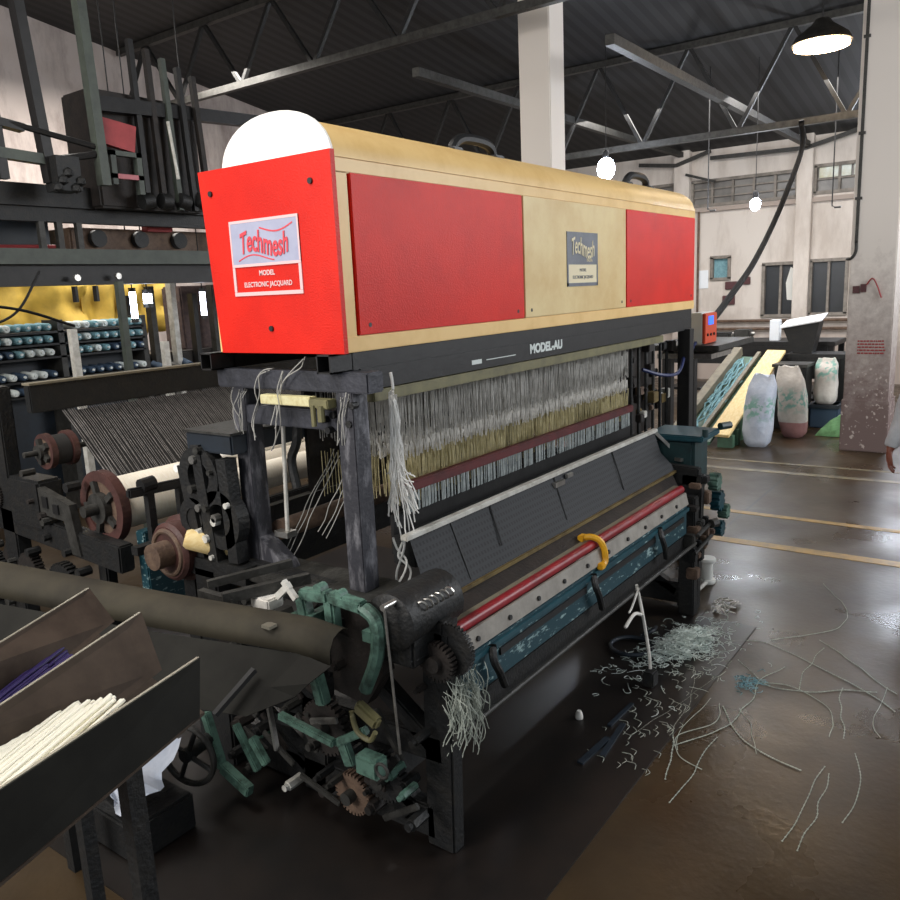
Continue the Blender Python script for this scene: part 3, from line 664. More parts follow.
# creel
t = thing('yarn_creel', 'dark rack of yarn packages standing below the yellow tarpaulins', 'rack', (4.4, 8.1, 0))
for z in (1.25, 1.40, 1.62, 1.75, 1.87): build('shelf', MB().box(3.4, 5.3, 8.0, 8.3, z-.02, z), 'dark_iron', t)
for x in (3.4, 4.35, 5.3): build('post', MB().box(x-.03, x+.03, 8.0, 8.3, 0, 1.98), 'grey_iron', t)
build('back_panel', MB().box(3.4, 5.3, 8.3, 8.33, .1, 1.9), 'machine_navy', t)
proto = thing('yarn_cone', 'teal yarn cone on an upper shelf of the background rack', 'yarn cone', (3.5, 8.1, 1.62), 'yarn cones on the background rack')
build('yarn', MB().lathe((3.5, 7.97, 1.665), (3.5, 8.2, 1.665), [(0, .028), (.04, .036), (.96, .045), (1, .035)], 10), 'cone_teal', proto, True)
build('tube', MB().cyl((3.5, 7.95, 1.665), (3.5, 7.98, 1.665), .013, 8), 'cone_white', proto)
random.seed(5)
mw = {m: None for m in ('cone_teal', 'cone_white', 'cone_navy')}
meshes = {}
for mname in mw:
    me = [c for c in proto.children if c.name.startswith('yarn')][0].data.copy(); me.materials.clear(); me.materials.append(MATS[mname]); meshes[mname] = me
first = True
for z, pal in ((1.87, ('cone_teal', 'cone_white')), (1.75, ('cone_teal', 'cone_white', 'cone_teal')), (1.62, ('cone_teal', 'cone_navy', 'cone_white')), (1.40, ('cone_navy', 'cone_white', 'cone_navy')), (1.25, ('cone_navy', 'cone_navy', 'cone_white'))):
    for k in range(18):
        x = 3.5+.102*k
        if abs(x-4.35) < .075: continue
        o = proto if first else copy_tree(proto)
        first = False
        mm = random.choice(pal)
        for ch in o.children:
            if ch.name.startswith('yarn'): ch.data = meshes[mm]
        o.location = (x, 8.1, z)
        col_ = {'cone_teal': 'teal', 'cone_white': 'white', 'cone_navy': 'dark blue'}[mm]
        row = {1.87: 'top', 1.75: 'second', 1.62: 'middle', 1.40: 'fourth', 1.25: 'lowest'}[z]
        o['label'] = '%s yarn cone on the %s shelf of the background rack' % (col_, row)
# vertical strip lamps, posts, machinery right of the creel
def tubelamp(label, x, y, z0, z1, r):
    t = thing('strip_lamp', label, 'lamp', (x, y, z0), 'strip lamps in the left background')
    build('lamp_tube', MB().cyl((x, y, z0), (x, y, z1), r, 10), 'tube_light', t, True); build('end_cap', MB().cyl((x, y, z1), (x, y, z1+.04), r*1.1, 10), 'grey_iron', t); build('end_cap', MB().cyl((x, y, z0-.04), (x, y, z0), r*1.1, 10), 'grey_iron', t)
    build('suspension', MB().cyl((x, y, z1), (x, y, 5.9), .006, 6), 'black_plastic', t)
tubelamp('glowing upright strip lamp left of the red end panel, the longest one', 4.75, 7.3, 1.96, 2.22, .032)
tubelamp('small square glowing lamp just right of the longest strip lamp', 4.95, 7.35, 2.1, 2.2, .045)
tubelamp('glowing strip lamp half hidden behind the red end panel edge', 5.55, 7.25, 1.95, 2.2, .03)
t = thing('background_loom', 'brown and dark loom half hidden beyond the warp sheet', 'loom', (6.0, 8.6, 0))
build('body', MB().box(5.4, 8.5, 8.6, 9.4, 0, 1.5, .02), 'rusty_dark', t); build('upper_frame', MB().box(6.4, 8.5, 8.8, 9.2, 1.5, 2.3, .02), 'brick_dark', t)
for k in range(6): build('upright', MB().box(5.45+.3*k, 5.52+.3*k, 8.5, 8.6, .8, 2.2+.1*(k % 3)), ('dark_steel', 'grey_iron', 'pale_metal')[k % 3], t)
for k in range(9): build('warp_roll', MB().cyl((5.5+.13*k, 8.4, 1.25+.04*(k % 3)), (5.5+.13*k, 8.58, 1.3+.04*(k % 3)), .05, 10), ('cone_white', 'grey_iron', 'cone_navy')[k % 3], t, True)
for k, (x, z0, z1, m, lb) in enumerate(((3.63, 1.2, 1.92, 'pale_metal', 'pale thin steel post in front of the yarn rack'), (4.11, 1.1, 2.3, 'gantry_green', 'dark green thin post between the yellow tarpaulins'), (4.5, 1.2, 1.75, 'pale_metal', 'short pale post right of the dark green thin post'))):
    t = thing('steel_post', lb, 'post', (x, 6.5, 0)); build('shaft', MB().box(x-.028, x+.028, 6.47, 6.53, 0, z1), m, t); build('foot', MB().box(x-.08, x+.08, 6.42, 6.58, 0, .02), 'dark_iron', t)
tag(build('slack_wire', MB().tube(curve([(2.7, 6.2, 2.16), (3.1, 6.2, 2.09), (3.49, 6.2, 1.95)]), .012, 6), 'black_plastic'), 'dark wire slanting down across the yellow tarpaulin', 'wire')
tag(build('slack_wire', MB().tube(curve([(2.75, 6.2, 1.96), (3.05, 6.2, 2.08), (3.32, 6.3, 2.38)]), .01, 6), 'black_plastic'), 'dark wire rising to the gantry across the yellow tarpaulin', 'wire')
# ================================================================ CASING (long red and cream box)
t = thing('loom_casing', 'long red and cream metal casing with rounded lid raised above the loom', 'casing', (4.0, 2.38, 1.89))
X0, X1, Y0, Y1, ZB, ZT = 2.155, 5.88, 2.03, 2.73, 1.89, 2.58
mb = MB().box(X0, X1, Y0+.02, Y1, ZB, ZT-.02)                       # inner body
mb.box(X0, X0+.075, Y0, Y0+.03, ZB, ZT+.01, .004).box(X1-.03, X1, Y0, Y0+.03, ZB, ZT+.01, .004)
mb.box(X0, X1, Y0-.006, Y0+.03, ZB, 1.948, .004).box(X0, X1, Y0-.004, Y0+.03, 2.525, ZT+.015, .004)
build('body_frame', mb, 'cream_paint', t)
# rounded lid: half ellipse profile swept along X
def lidprof(x, inset=0, n=20, h=.163):
    yc, a, b, zb = 2.312, .292-inset, h-inset, 2.576
    return [(x, yc-a*math.copysign(abs(math.cos(th))**.92, math.cos(th)), zb+b*math.sin(th)**.95 if math.sin(th) > 1e-6 else zb) for th in (math.pi*k/n for k in range(n+1))]
mb = MB(); A = [[mb.b.verts.new(p) for p in lidprof(x)] for x in (X0+.004, 3.2, 4.5, X1-.04)]
e2 = [mb.b.verts.new(V(p)+V((.0, 0, 0))) for p in lidprof(X1, .03)]; A.append(e2)
for r0, r1 in zip(A, A[1:]):
    for k in range(20): mb.face([r0[k], r0[k+1], r1[k+1], r1[k]])
    mb.face([r0[0], r1[0], r1[20], r0[20]])
mb.face(A[0][::-1]); mb.face(A[-1]); build('lid', mb, 'cream_paint', t, True)
mb = MB(); mb.prism([(2.145, p[1], p[2]) for p in lidprof(0, h=.186)], (.012, 0, 0)); build('lid_end', mb, 'lit_white', t)  # cream end cap coloured white for the strong light on it
ep = build('end_panel', MB().prism([(2.125, 2.004, 1.890), (2.125, 2.682, 1.890), (2.125, 2.728, 2.598), (2.125, 2.008, 2.596)], (.022, 0, 0)), 'red_paint', t)
for y, z in ((2.66, 2.51), (2.11, 2.50), (2.375, 1.985)):
    build('screw', MB().cyl((2.118, y, z), (2.127, y, z), .011, 10), 'black_plastic', ep)
# end name plate
mb = MB().box(2.1215, 2.126, 2.185, 2.566, 2.225, 2.395); build('name_plate', mb, 'plate_silver', ep)
mb = MB().box(2.1209, 2.126, 2.185, 2.199, 2.127, 2.221).box(2.1209, 2.126, 2.552, 2.566, 2.127, 2.221).box(2.121, 2.126, 2.185, 2.566, 2.112, 2.126).box(2.1208, 2.126, 2.185, 2.566, 2.222, 2.232).box(2.1208, 2.126, 2.185, 2.566, 2.386, 2.396).box(2.1208, 2.126, 2.185, 2.193, 2.233, 2.385).box(2.1208, 2.126, 2.558, 2.566, 2.233, 2.385)
build('plate_border', mb, 'plate_white', ep)
wv = lambda a, wl, sl: (lambda x, y: (x+y*.12, y+a*math.sin(x/wl*2*math.pi+.4)+sl*x))
mb = place_text(text_mesh('Techmesh', .098, .0006, bold=.0022), (2.1195, 2.375, 2.302), (0, -1, 0), (0, 0, 1), .66, lambda x, y: (x+y*.1, y*1.15-.016*math.sin(x/.30*2*math.pi)+.05*x)); build('logo_lettering', mb, 'letter_red', ep)
mb = MB()
def waveband(yo, amp, h, x0=-.15, x1=.16):
    pts = [(x0+(x1-x0)*k/24) for k in range(25)]
    for a, b in zip(pts, pts[1:]):
        f = lambda x: yo-amp*math.sin(x/.30*2*math.pi)+.05*x
        P = lambda x, o: V((2.1212, 2.375-x, 2.302+f(x)+o))
        mb.prism([P(a, 0), P(b, 0), P(b, h), P(a, h)], (-.0006, 0, 0))
waveband(.052, .016, .006, -.02, .16); waveband(-.052, .016, .005, -.15, .05); build('logo_ribbon', mb, 'letter_red', ep)
mb = place_text(text_mesh('INDIA', .024, .0005), (2.1225, 2.29, 2.247), (0, -1, 0), (0, 0, 1)); build('logo_small_lettering', mb, 'letter_red', ep)
mb = place_text(text_mesh('MODEL', .026, .0005, bold=.0008), (2.1235, 2.375, 2.195), (0, -1, 0), (0, 0, 1)); build('plate_lettering', mb, 'plate_white', ep)
mb = place_text(text_mesh('ELECTRONIC JACQUARD', .026, .0005, bold=.0006), (2.1235, 2.375, 2.153), (0, -1, 0), (0, 0, 1), .9); build('plate_lettering', mb, 'plate_white', ep)
# long side panels
for a, b, m, nm in ((2.235, 3.437, 'red_paint', 'red_panel'), (3.447, 4.652, 'cream_panel', 'cream_panel'), (4.664, 5.865, 'red_paint', 'red_panel')):
    p = build(nm, MB().box(a, b, Y0-.008, Y0+.02, 1.95, 2.527, .003), m, t)
    for sx in (a+.06, b-.06): build('screw', MB().cyl((sx, Y0-.009, 1.985), (sx, Y0-.005, 1.985), .009, 8), 'black_plastic', p)
    if nm == 'cream_panel': cp = p
yf = Y0-.0085
build('name_plate', MB().box(3.885, 4.255, yf-.003, yf, 2.205, 2.375), 'plate_dark', cp)
mb = MB().box(3.885, 3.90, yf-.0035, yf, 2.095, 2.205).box(4.24, 4.255, yf-.0035, yf, 2.095, 2.205).box(3.885, 4.255, yf-.0035, yf, 2.09, 2.108); build('plate_border', mb, 'plate_dark', cp)
build('plate_field', MB().box(3.90, 4.24, yf-.002, yf, 2.108, 2.205), 'plate_cream', cp)
mb = place_text(text_mesh('Techmesh', .102, .0006, bold=.0012), (4.07, yf-.0055, 2.29), (1, 0, 0), (0, 0, 1), .66, lambda x, y: (x+y*.1, y*1.25-.016*math.sin(x/.30*2*math.pi)+.04*x)); build('logo_lettering', mb, 'plate_cream', cp)
mb = place_text(text_mesh('INDIA', .026, .0005), (4.15, yf-.0035, 2.228), (1, 0, 0), (0, 0, 1)); build('logo_small_lettering', mb, 'plate_cream', cp)
mb = place_text(text_mesh('MODEL', .024, .0005), (4.07, yf-.003, 2.175), (1, 0, 0), (0, 0, 1)); build('plate_lettering', mb, 'plate_dark', cp)
mb = place_text(text_mesh('ELECTRONIC JACQUARD', .024, .0005), (4.07, yf-.003, 2.138), (1, 0, 0), (0, 0, 1), .9); build('plate_lettering', mb, 'plate_dark', cp)
# carrying handles on the lid
for hx in (3.28, 5.19):
    s = .175; zz = 2.722; yy = 2.19
    pts = curve([(hx-s, yy, zz-.01), (hx-s*.82, yy-.01, zz+.035), (hx-s*.4, yy-.012, zz+.055), (hx+s*.4, yy-.012, zz+.055), (hx+s*.82, yy-.01, zz+.035), (hx+s, yy, zz-.01)], 20)
    h = build('handle', MB().tube(pts, .024, 8), 'black_plastic', t, True)
    build('mount', MB().box(hx-s-.04, hx-s+.04, yy-.045, yy+.035, zz-.035, zz+.005, .006).box(hx+s-.04, hx+s+.04, yy-.045, yy+.035, zz-.035, zz+.005, .006), 'black_plastic', h)

# ================================================================ SUPPORT STAND
t = thing('casing_stand', 'dark steel goal-post stand carrying the casing over the loom', 'stand', (4.0, 2.38, .95))
def sq(mb, p, q, s=.08): return mb.beam(p, q, s, s, bev=.004)
def hollow(mb, x, y, z, s, w_):                                       # open tube end as a square ring
    for a, b, c, d in ((-s, s, s-w_, s), (-s, s, -s, -s+w_), (-s, -s+w_, -s, s), (s-w_, s, -s, s)): mb.box(x, x+.12, y+a, y+b, z+c, z+d)
for yy in (2.075, 2.745):
    mb = MB().box(2.2, 5.87, yy-.035, yy+.035, 1.822, 1.888); hollow(mb, 2.085, yy, 1.855, .035, .006); build('long_rail', mb, 'dark_steel', t)
    build('tube_hollow', MB().box(2.16, 2.2, yy-.028, yy+.028, 1.828, 1.882), 'black_plastic', t)
build('cross_tube', MB().box(2.14, 2.23, 1.915, 2.755, 1.745, 1.822, .006), 'steel_frame', t)
build('cross_tube', MB().box(5.71, 5.80, 2.04, 2.755, 1.745, 1.822, .006), 'steel_frame', t)
build('post', sq(MB(), (2.185, 2.04, .97), (2.185, 2.04, 1.75), .085), 'steel_scuffed', t)
build('post', sq(MB(), (2.205, 2.66, .93), (2.205, 2.66, 1.75), .085), 'steel_scuffed', t)
for y in (2.04, 2.66): build('post', sq(MB(), (5.76, y, 0), (5.76, y, 1.75), .09), 'dark_steel', t)
build('mid_tube', MB().box(2.16, 2.23, 2.08, 2.62, 1.595, 1.672, .006), 'steel_frame', t)
build('gusset', MB().prism([(2.17, 2.70, .93), (2.17, 2.44, .93), (2.17, 2.48, 1.0), (2.17, 2.62, 1.10), (2.17, 2.70, 1.10)], (.08, 0, 0)), 'steel_scuffed', t)
hb = build('header_beam', MB().box(2.24, 5.86, 2.035, 2.07, 1.74, 1.825), 'dark_steel', t)
mb = place_text(text_mesh('MODEL-AU', .062, .0008, bold=.003), (3.67, 2.0335, 1.79), (1, 0, 0), (0, 0, 1), 1.1); build('beam_lettering', mb, 'cone_white', hb)
build('chalk_mark', MB().box(2.98, 3.06, 2.033, 2.036, 1.765, 1.785).box(3.1, 3.36, 2.033, 2.036, 1.775, 1.779), 'cone_white', hb)
build('olive_rail', MB().box(2.3, 5.3, 2.03, 2.09, 1.69, 1.735, .004), 'olive_paint', t)
mb = MB()
for x, y, z in ((2.135, 2.0, 1.70), (2.135, 2.1, 1.66), (2.135, 2.15, 1.64), (2.135, 2.13, 1.60), (2.135, 2.02, 1.63)): mb.cyl((x, y, z), (x+.03, y, z), .014, 8)
build('bolt', mb, 'dark_iron', t)
tag(build('wooden_slat', MB().box(2.115, 2.155, 2.19, 2.47, 1.69, 1.727, .003), 'wood_slat'), 'pale wooden slat tied under the top tube of the stand', 'slat')
tag(build('clip_block', MB().box(2.10, 2.155, 2.085, 2.185, 1.688, 1.722, .004).cyl((2.1, 2.12, 1.70), (2.1, 2.12, 1.64), .014, 8).cyl((2.1, 2.16, 1.7), (2.1, 2.16, 1.62), .01, 8), 'olive_paint'), 'small olive clip block at the right end of the wooden slat', 'clip')
# loose white ties knotted on the stand
random.seed(21)
for (lb, pts) in (('white cord looped over the stand tube at left', [(2.13, 2.4, 1.83), (2.12, 2.47, 1.80), (2.12, 2.50, 1.70), (2.13, 2.54, 1.62), (2.11, 2.52, 1.55)]),
                  ('white cord hanging straight down beside the wooden slat', [(2.12, 2.33, 1.82), (2.115, 2.36, 1.74), (2.11, 2.36, 1.66), (2.11, 2.39, 1.55), (2.12, 2.43, 1.5)]),
                  ('white cord sagging from the open tube end towards the slat', [(2.11, 2.19, 1.88), (2.12, 2.26, 1.83), (2.11, 2.33, 1.77), (2.11, 2.38, 1.70), (2.1, 2.39, 1.6)])):
    mb = MB()
    for k in range(2): mb.tube(wob(curve(pts, 20), .022, k+len(lb)), .0024, 5)
    tag(build('tied_cord', mb, 'cord_dull', None, True), lb, 'cord', 'white cords knotted on the stand')
mb = MB()
for k in range(5):
    o = V((random.uniform(-.01, .01), random.uniform(-.015, .015), 0)); mb.tube(wob(curve([V((2.14, 2.60, 1.74))+o, V((2.13, 2.62, 1.68))+o*1.6, V((2.145, 2.63, 1.55))+o*1.3], 14), .03, k), .002, 5)
tag(build('thread_tangle', mb, 'cord_dull', None, True), 'tangle of white thread caught at the head of the left post', 'thread')
mb = MB()
for k in range(5):
    o = V((0, random.uniform(-.012, .012), 0)); mb.tube(wob(curve([V((2.14, 2.03, 1.74))+o, V((2.13, 2.06, 1.64))+o*1.6, V((2.138, 2.075, 1.55))+o*1.3], 14), .025, k+30), .002, 5)
tag(build('thread_tangle', mb, 'cord_dull', None, True), 'tangle of white thread caught at the head of the right post', 'thread')

# ================================================================ LOOM
L = thing('power_loom', 'dark teal and black weaving loom standing below the casing', 'loom', (3.6, 2.3, 0))
# front
build('breast_roller', MB().cyl((2.2, 1.665, .852), (4.62, 1.655, .852), .024, 20), 'crimson', L, True)
build('roller_backing', MB().beam((2.18, 1.70, .862), (4.62, 1.69, .862), .05, .02), 'rail_tan', L)
st = build('perforated_strip', MB().prism([(2.2, 1.612, .765), (2.2, 1.63, .835), (2.2, 1.642, .835), (2.2, 1.624, .765)], (2.42, -.008, 0)), 'white_strip', L)
for k in range(10):
    x = 2.34+.232*k; build('hole', MB().cyl((x, 1.612-.0008*k, .797), (x, 1.632, .793), .0105, 10), 'black_plastic', st)
fb = build('front_beam', MB().box(2.16, 4.62, 1.615, 1.66, .575, .762, .006), 'teal_specked', L)
build('beam_lip', MB().box(2.16, 4.62, 1.60, 1.62, .725, .745), 'teal_paint', fb)
for a, b in ((2.48, 3.24), (3.36, 4.1), (4.18, 4.55)): build('slot', MB().box(a, b, 1.606, 1.617, .672, .702), 'black_plastic', fb)
for x in (2.41, 3.3, 4.14):
    build('strap', MB().tube(curve([(x, 1.6, .745), (x-.03, 1.575, .70), (x, 1.57, .64), (x+.05, 1.58, .56)], 16), .016, 8), 'dark_iron', L, True)
build('lower_pipe', MB().cyl((2.1, 1.57, .515), (4.65, 1.57, .515), .011, 10), 'grey_iron', L, True)
build('under_beam', MB().box(2.14, 4.65, 1.63, 1.72, .44, .56), 'dark_iron', L)
build('lower_beam', MB().box(2.1, 4.7, 1.9, 2.0, .2, .36), 'dark_iron', L)
build('breast_plate', MB().sheet([[(2.2, 1.69, .866), (4.65, 1.685, .866)], [(2.22, 1.79, .906), (4.78, 1.77, .906)]]), 'rusty_dark', L)
build('brass_strip', MB().beam((2.22, 1.785, .912), (4.82, 1.765, .912), .02, .016), 'brass', L)
build('woven_cloth', MB().sheet([[(2.25+.05*k, 1.785-.0004*k, .914) for k in range(53)], [(2.3+.048*k, 1.85, 1.03+.006*math.sin(k*.6)) for k in range(53)], [(2.33+.0485*k, 1.92, 1.152) for k in range(53)]]), 'cloth_dark', L, True)
for p_, q_ in (((2.84, 1.815, .99), (2.9, 1.915, 1.15)), ((3.42, 1.80, .955), (3.5, 1.915, 1.15)), ((2.56, 1.79, .93), (2.6, 1.915, 1.15)), ((4.1, 1.795, .955), (4.2, 1.915, 1.15))): build('cloth_seam', MB().beam(p_, q_, .006, .004), 'dark_steel', L)
build('temple_bar', MB().beam((2.3, 1.925, 1.158), (4.88, 1.92, 1.157), .035, .022, bev=.004), 'pale_metal', L)
build('end_bracket', MB().beam((4.86, 1.92, 1.15), (4.98, 1.8, .98), .03, .02).beam((4.9, 1.78, .97), (5.02, 1.74, .96), .05, .02), 'bright_steel', L)
build('temple_clip', MB().box(3.46, 3.56, 1.88, 1.9, 1.1, 1.125).box(3.6, 3.66, 1.885, 1.9, 1.12, 1.14), 'bright_steel', L)
build('sley_board', MB().box(2.4, 4.9, 1.95, 2.07, 1.0, 1.12, .006), 'dark_iron', L)
build('reed_cap', MB().box(2.5, 4.86, 2.06, 2.10, 1.275, 1.318, .006), 'dark_red', L)
mb = MB(); random.seed(9)
for k in range(230):
    x = 2.52+k*.0101; y = 2.075+random.uniform(-.004, .004)
    if (k//3) % 4 == 3 and random.random() < .6: continue
    mb.box(x, x+.0055, y, y+.004, 1.185, 1.278)
build('reed', mb, 'reed_wire', L, kind='stuff')
build('sley_back', MB().box(2.45, 4.9, 2.10, 2.115, 1.02, 1.19), 'dark_steel', L)
# harness cords and healds hung below the casing
def curtain(name, m, n, ys, z0, z1, r, jit, seed, gap=0, x0=2.5, x1=4.92):
    random.seed(seed); mb = MB()
    for y in ys:
        for k in range(n):
            x = x0+(x1-x0)*(k+random.random()*.8)/n
            if gap and noise.noise(V((x*2.4, y*9, seed)))+noise.noise(V((x*9, y*5, seed)))*.6 > gap: continue
            a = z0+random.uniform(0, jit); b = z1-random.uniform(0, jit)
            mb.tube([(x, y+random.uniform(-.004, .004), a), (x+random.uniform(-.004, .004), y, (a+b)/2), (x+random.uniform(-.006, .006), y+random.uniform(-.004, .004), b)], r, 4)
    return build(name, mb, m, L, kind='stuff')
curtain('harness_cord', 'cord_grey', 150, (2.125, 2.19, 2.27, 2.36), 1.46, 1.70, .0028, .07, 1, .3)
curtain('harness_cord', 'cord_grey', 150, (2.14, 2.23, 2.45, 2.55), 1.46, 1.70, .0026, .02, 2)
curtain('heald_wire', 'heald_olive', 190, (2.125, 2.17, 2.25, 2.35, 2.45), 1.20, 1.42, .0027, .06, 3, .28)
curtain('heald_wire', 'heald_olive', 120, (2.15, 2.3, 2.55), 1.20, 1.42, .0025, .02, 4)
curtain('heald_eye', 'heald_band', 230, (2.13, 2.2, 2.29, 2.4), 1.395, 1.49, .0042, .03, 5)
build('heald_bar_and_backing', MB().box(2.5, 4.92, 2.62, 2.64, 1.22, 1.70), 'rusty_dark', L)  # dark backing panel added behind the cords so the gaps stay dark
build('heald_bar_and_backing', MB().box(2.5, 4.92, 2.14, 2.6, 1.69, 1.705), 'grey_iron', L)
# near side frame: dark cast iron with openings, green guard arch, links and levers
def frame_side(nm, x, w_, m):
    mb = MB()
    for p, q, h in (((x, 1.62, .88), (x, 2.85, .95), .12), ((x, 1.68, 0), (x, 1.66, .9), .13), ((x, 2.35, 0), (x, 2.3, .92), .14), ((x, 2.95, 0), (x, 2.95, .95), .14),
                    ((x, 1.65, .42), (x, 2.95, .38), .11), ((x, 1.7, .1), (x, 2.95, .08), .14), ((x, 1.7, .42), (x, 2.3, .85), .07), ((x, 2.35, .4), (x, 2.9, .88), .07), ((x, 2.9, .4), (x, 2.4, .1), .06), ((x, 1.75, .1), (x, 2.3, .4), .06)):
        mb.beam(p, q, w_, h, (0, .3, 1) if abs(p[2]-q[2]) < .2 else (0, 1, .2), bev=.008)
    return build(nm, mb, m, L)
frame_side('side_frame', 2.16, .07, 'dark_iron'); frame_side('side_frame', 4.86, .07, 'dark_iron')
build('frame_table', MB().box(2.08, 2.32, 1.7, 2.75, .93, .972, .006), 'grey_iron', L)
gm = MB()
for p, q, s in (((1.95, 2.14, 1.01), (1.95, 2.1, .78), .05), ((1.95, 2.14, 1.012), (1.95, 1.99, 1.03), .045), ((1.95, 1.99, 1.03), (1.95, 1.83, 1.02), .045), ((1.95, 1.99, 1.02), (1.95, 1.985, .90), .05), ((1.95, 2.115, .74), (1.95, 2.07, .58), .05)):
    gm.beam(p, q, .05, s, bev=.008)
gm.tube(curve([(1.95, 1.84, 1.02), (1.95, 1.785, .99), (1.95, 1.772, .93), (1.95, 1.79, .83), (1.95, 1.85, .70)], 20), .026, 8)
gm.cyl((1.93, 2.04, 1.05), (1.97, 2.04, 1.05), .022, 10).cyl((1.93, 1.94, 1.045), (1.97, 1.94, 1.045), .02, 10).box(1.93, 2.1, 2.08, 2.12, .9, .94).box(1.93, 2.1, 1.79, 1.83, .9, .94)
build('guard_arch', gm, 'green_cast', L)
build('dark_cover', MB().prism([(2.0, 2.07, .97), (2.0, 1.83, .98), (2.0, 1.8, .75), (2.0, 1.9, .6), (2.0, 2.06, .62)], (.06, 0, 0)), 'rusty_dark', L)
build('shaft_hood', MB().lathe((1.98, 1.745, .965), (2.3, 1.745, .965), [(0, .09), (.03, .105), (.97, .105), (1, .09)], 24), 'dark_iron', L, True)
build('hood_skirt', MB().box(2.0, 2.28, 1.66, 1.84, .80, .95, .01), 'dark_iron', L)
build('spring_coil', MB().tube([(2.05+.004*k, 1.655+.018*math.cos(k*.8), 1.02+.018*math.sin(k*.8)) for k in range(48)], .004, 5), 'bright_steel', L, True)
build('link_rod', MB().cyl((1.93, 1.718, 1.05), (1.94, 1.695, .5), .005, 8).cyl((1.92, 1.718, 1.05), (1.99, 1.718, 1.05), .012, 10), 'bright_steel', L, True)
build('roller_gear', MB().gear((2.1, 1.63, .80), (1, 0, 0), .075, .03, 26), 'rusty_dark', L)
build('roller_hub', MB().cyl((2.06, 1.63, .80), (2.2, 1.63, .80), .03, 16), 'rusty_dark', L, True)
build('ratchet_wheel', MB().gear((2.14, 1.60, .84), (1, 0, 0), .10, .02, 40, .008), 'dark_iron', L)
# green frame pieces and clutter of the near end
def bars(nm, m, lst):
    for p, q, a, b in lst: build(nm, MB().beam(p, q, a, b, bev=.005), m, L)
bars('green_lever', 'green_cast', (((1.9, 2.75, .37), (1.9, 2.67, .13), .035, .04), ((1.9, 2.67, .14), (1.9, 2.5, .08), .04, .05), ((1.95, 2.62, .33), (1.95, 2.5, .15), .03, .03), ((1.95, 2.52, .3), (1.95, 2.44, .2), .03, .04), ((1.9, 2.27, .50), (1.9, 1.98, .47), .03, .03), ((1.92, 1.99, .46), (1.92, 1.83, .56), .03, .03), ((1.93, 1.97, .48), (1.93, 1.93, .38), .03, .05)))
build('green_block', MB().box(1.86, 1.93, 1.74, 1.85, .41, .49, .012), 'green_cast', L)
build('green_ring', MB().ring((1.86, 1.715, .47), (1, 0, 0), .026, .006), 'grey_iron', L, True)
build('cast_arm', MB().beam((1.92, 1.87, .65), (1.92, 1.77, .60), .04, .05, bev=.01).tube(curve([(1.9, 1.88, .63), (1.9, 1.86, .56), (1.9, 1.80, .54), (1.9, 1.77, .58)], 12), .010, 8), 'olive_paint', L)
hw = build('hand_wheel', MB().ring((1.76, 2.70, .26), (1, .25, 0), .13, .013, 36, 8), 'grey_iron', L, True)
mb = MB().cyl((1.74, 2.7, .26), (1.9, 2.73, .26), .03, 14)
for k in range(4): a = k*math.pi/2+.4; mb.cyl((1.76, 2.70, .26), (1.76-.03*math.cos(a), 2.70+.125*math.cos(a), .26+.125*math.sin(a)), .011, 8)
build('spokes', mb, 'dark_iron', hw, True)
random.seed(33)
for k in range(46):
    y = random.uniform(1.68, 2.75); z = random.uniform(.06, .88); x = random.uniform(1.98, 2.12); r = random.uniform(.009, .02)
    if (k*y) % 1 < .16: m = 'green_cast'
    else: m = random.choice(('grey_iron', 'dark_iron', 'pale_metal', 'rusty_dark', 'grey_iron'))
    build('bolt', MB().cyl((x-.02, y, z), (x+.06, y, z), r*1.5, 6).cyl((x-.04, y, z), (x-.02, y, z), r, 10), m, L)
for k in range(24):
    y = random.uniform(1.7, 2.6); z = random.uniform(.1, .85); a = random.uniform(0, math.pi); l = random.uniform(.08, .22); x = random.uniform(1.97, 2.08)
    build('lever', MB().beam((x, y, z), (x+random.uniform(-.02, .02), y+math.cos(a)*l, z+math.sin(a)*l), .014, .026, bev=.003), random.choice(('dark_iron', 'rusty_dark', 'grey_iron', 'grey_iron', 'bright_steel')), L)
for k, (y, z, r, m) in enumerate(((2.52, .62, .13, 'dark_iron'), (2.18, .40, .12, 'rusty_dark'), (1.88, .28, .10, 'dark_iron'), (2.05, .15, .09, 'brown_rust'), (2.7, .62, .1, 'rusty_dark'))):
    g_ = build('gear', MB().gear((2.06, y, z), (1, 0, 0), r, .04, 30), m, L); build('gear_hub', MB().cyl((2.0, y, z), (2.1, y, z), r*.3, 14), 'grey_iron', g_, True)
# far end of the loom
build('far_housing', MB().box(4.92, 5.2, 1.68, 1.98, .74, 1.10, .02), 'dark_teal', L)
build('far_housing_lid', MB().box(4.90, 5.25, 1.62, 2.0, 1.09, 1.13, .008), 'teal_paint', L)
build('stop_handle', MB().cyl((4.95, 1.62, 1.12), (4.95, 1.62, 1.17), .02, 8).cyl((5.25, 1.62, 1.14), (5.33, 1.58, 1.14), .025, 8), 'dark_teal', L, True)
for k, (x, y, z, r) in enumerate(((5.1, 1.60, .80, .06), (5.16, 1.60, .66, .07), (5.24, 1.58, .57, .05), (5.2, 1.6, .46, .055))):
    build('green_knob', MB().gear((x, y, z), (0, 1, 0), r, .06, 9, .018), 'teal_paint' if k % 2 else 'green_cast', L)
build('far_post', MB().box(4.72, 4.80, 1.60, 1.70, 0, .78, .008), 'dark_iron', L)
random.seed(44)
for k in range(18):
    x = random.uniform(4.6, 5.0); z = random.uniform(.25, .86); build('far_fitting', MB().box(x, x+random.uniform(.03, .08), 1.57, 1.64, z, z+random.uniform(.03, .09), .006), random.choice(('dark_iron', 'grey_iron', 'brown_rust', 'rusty_dark')), L)
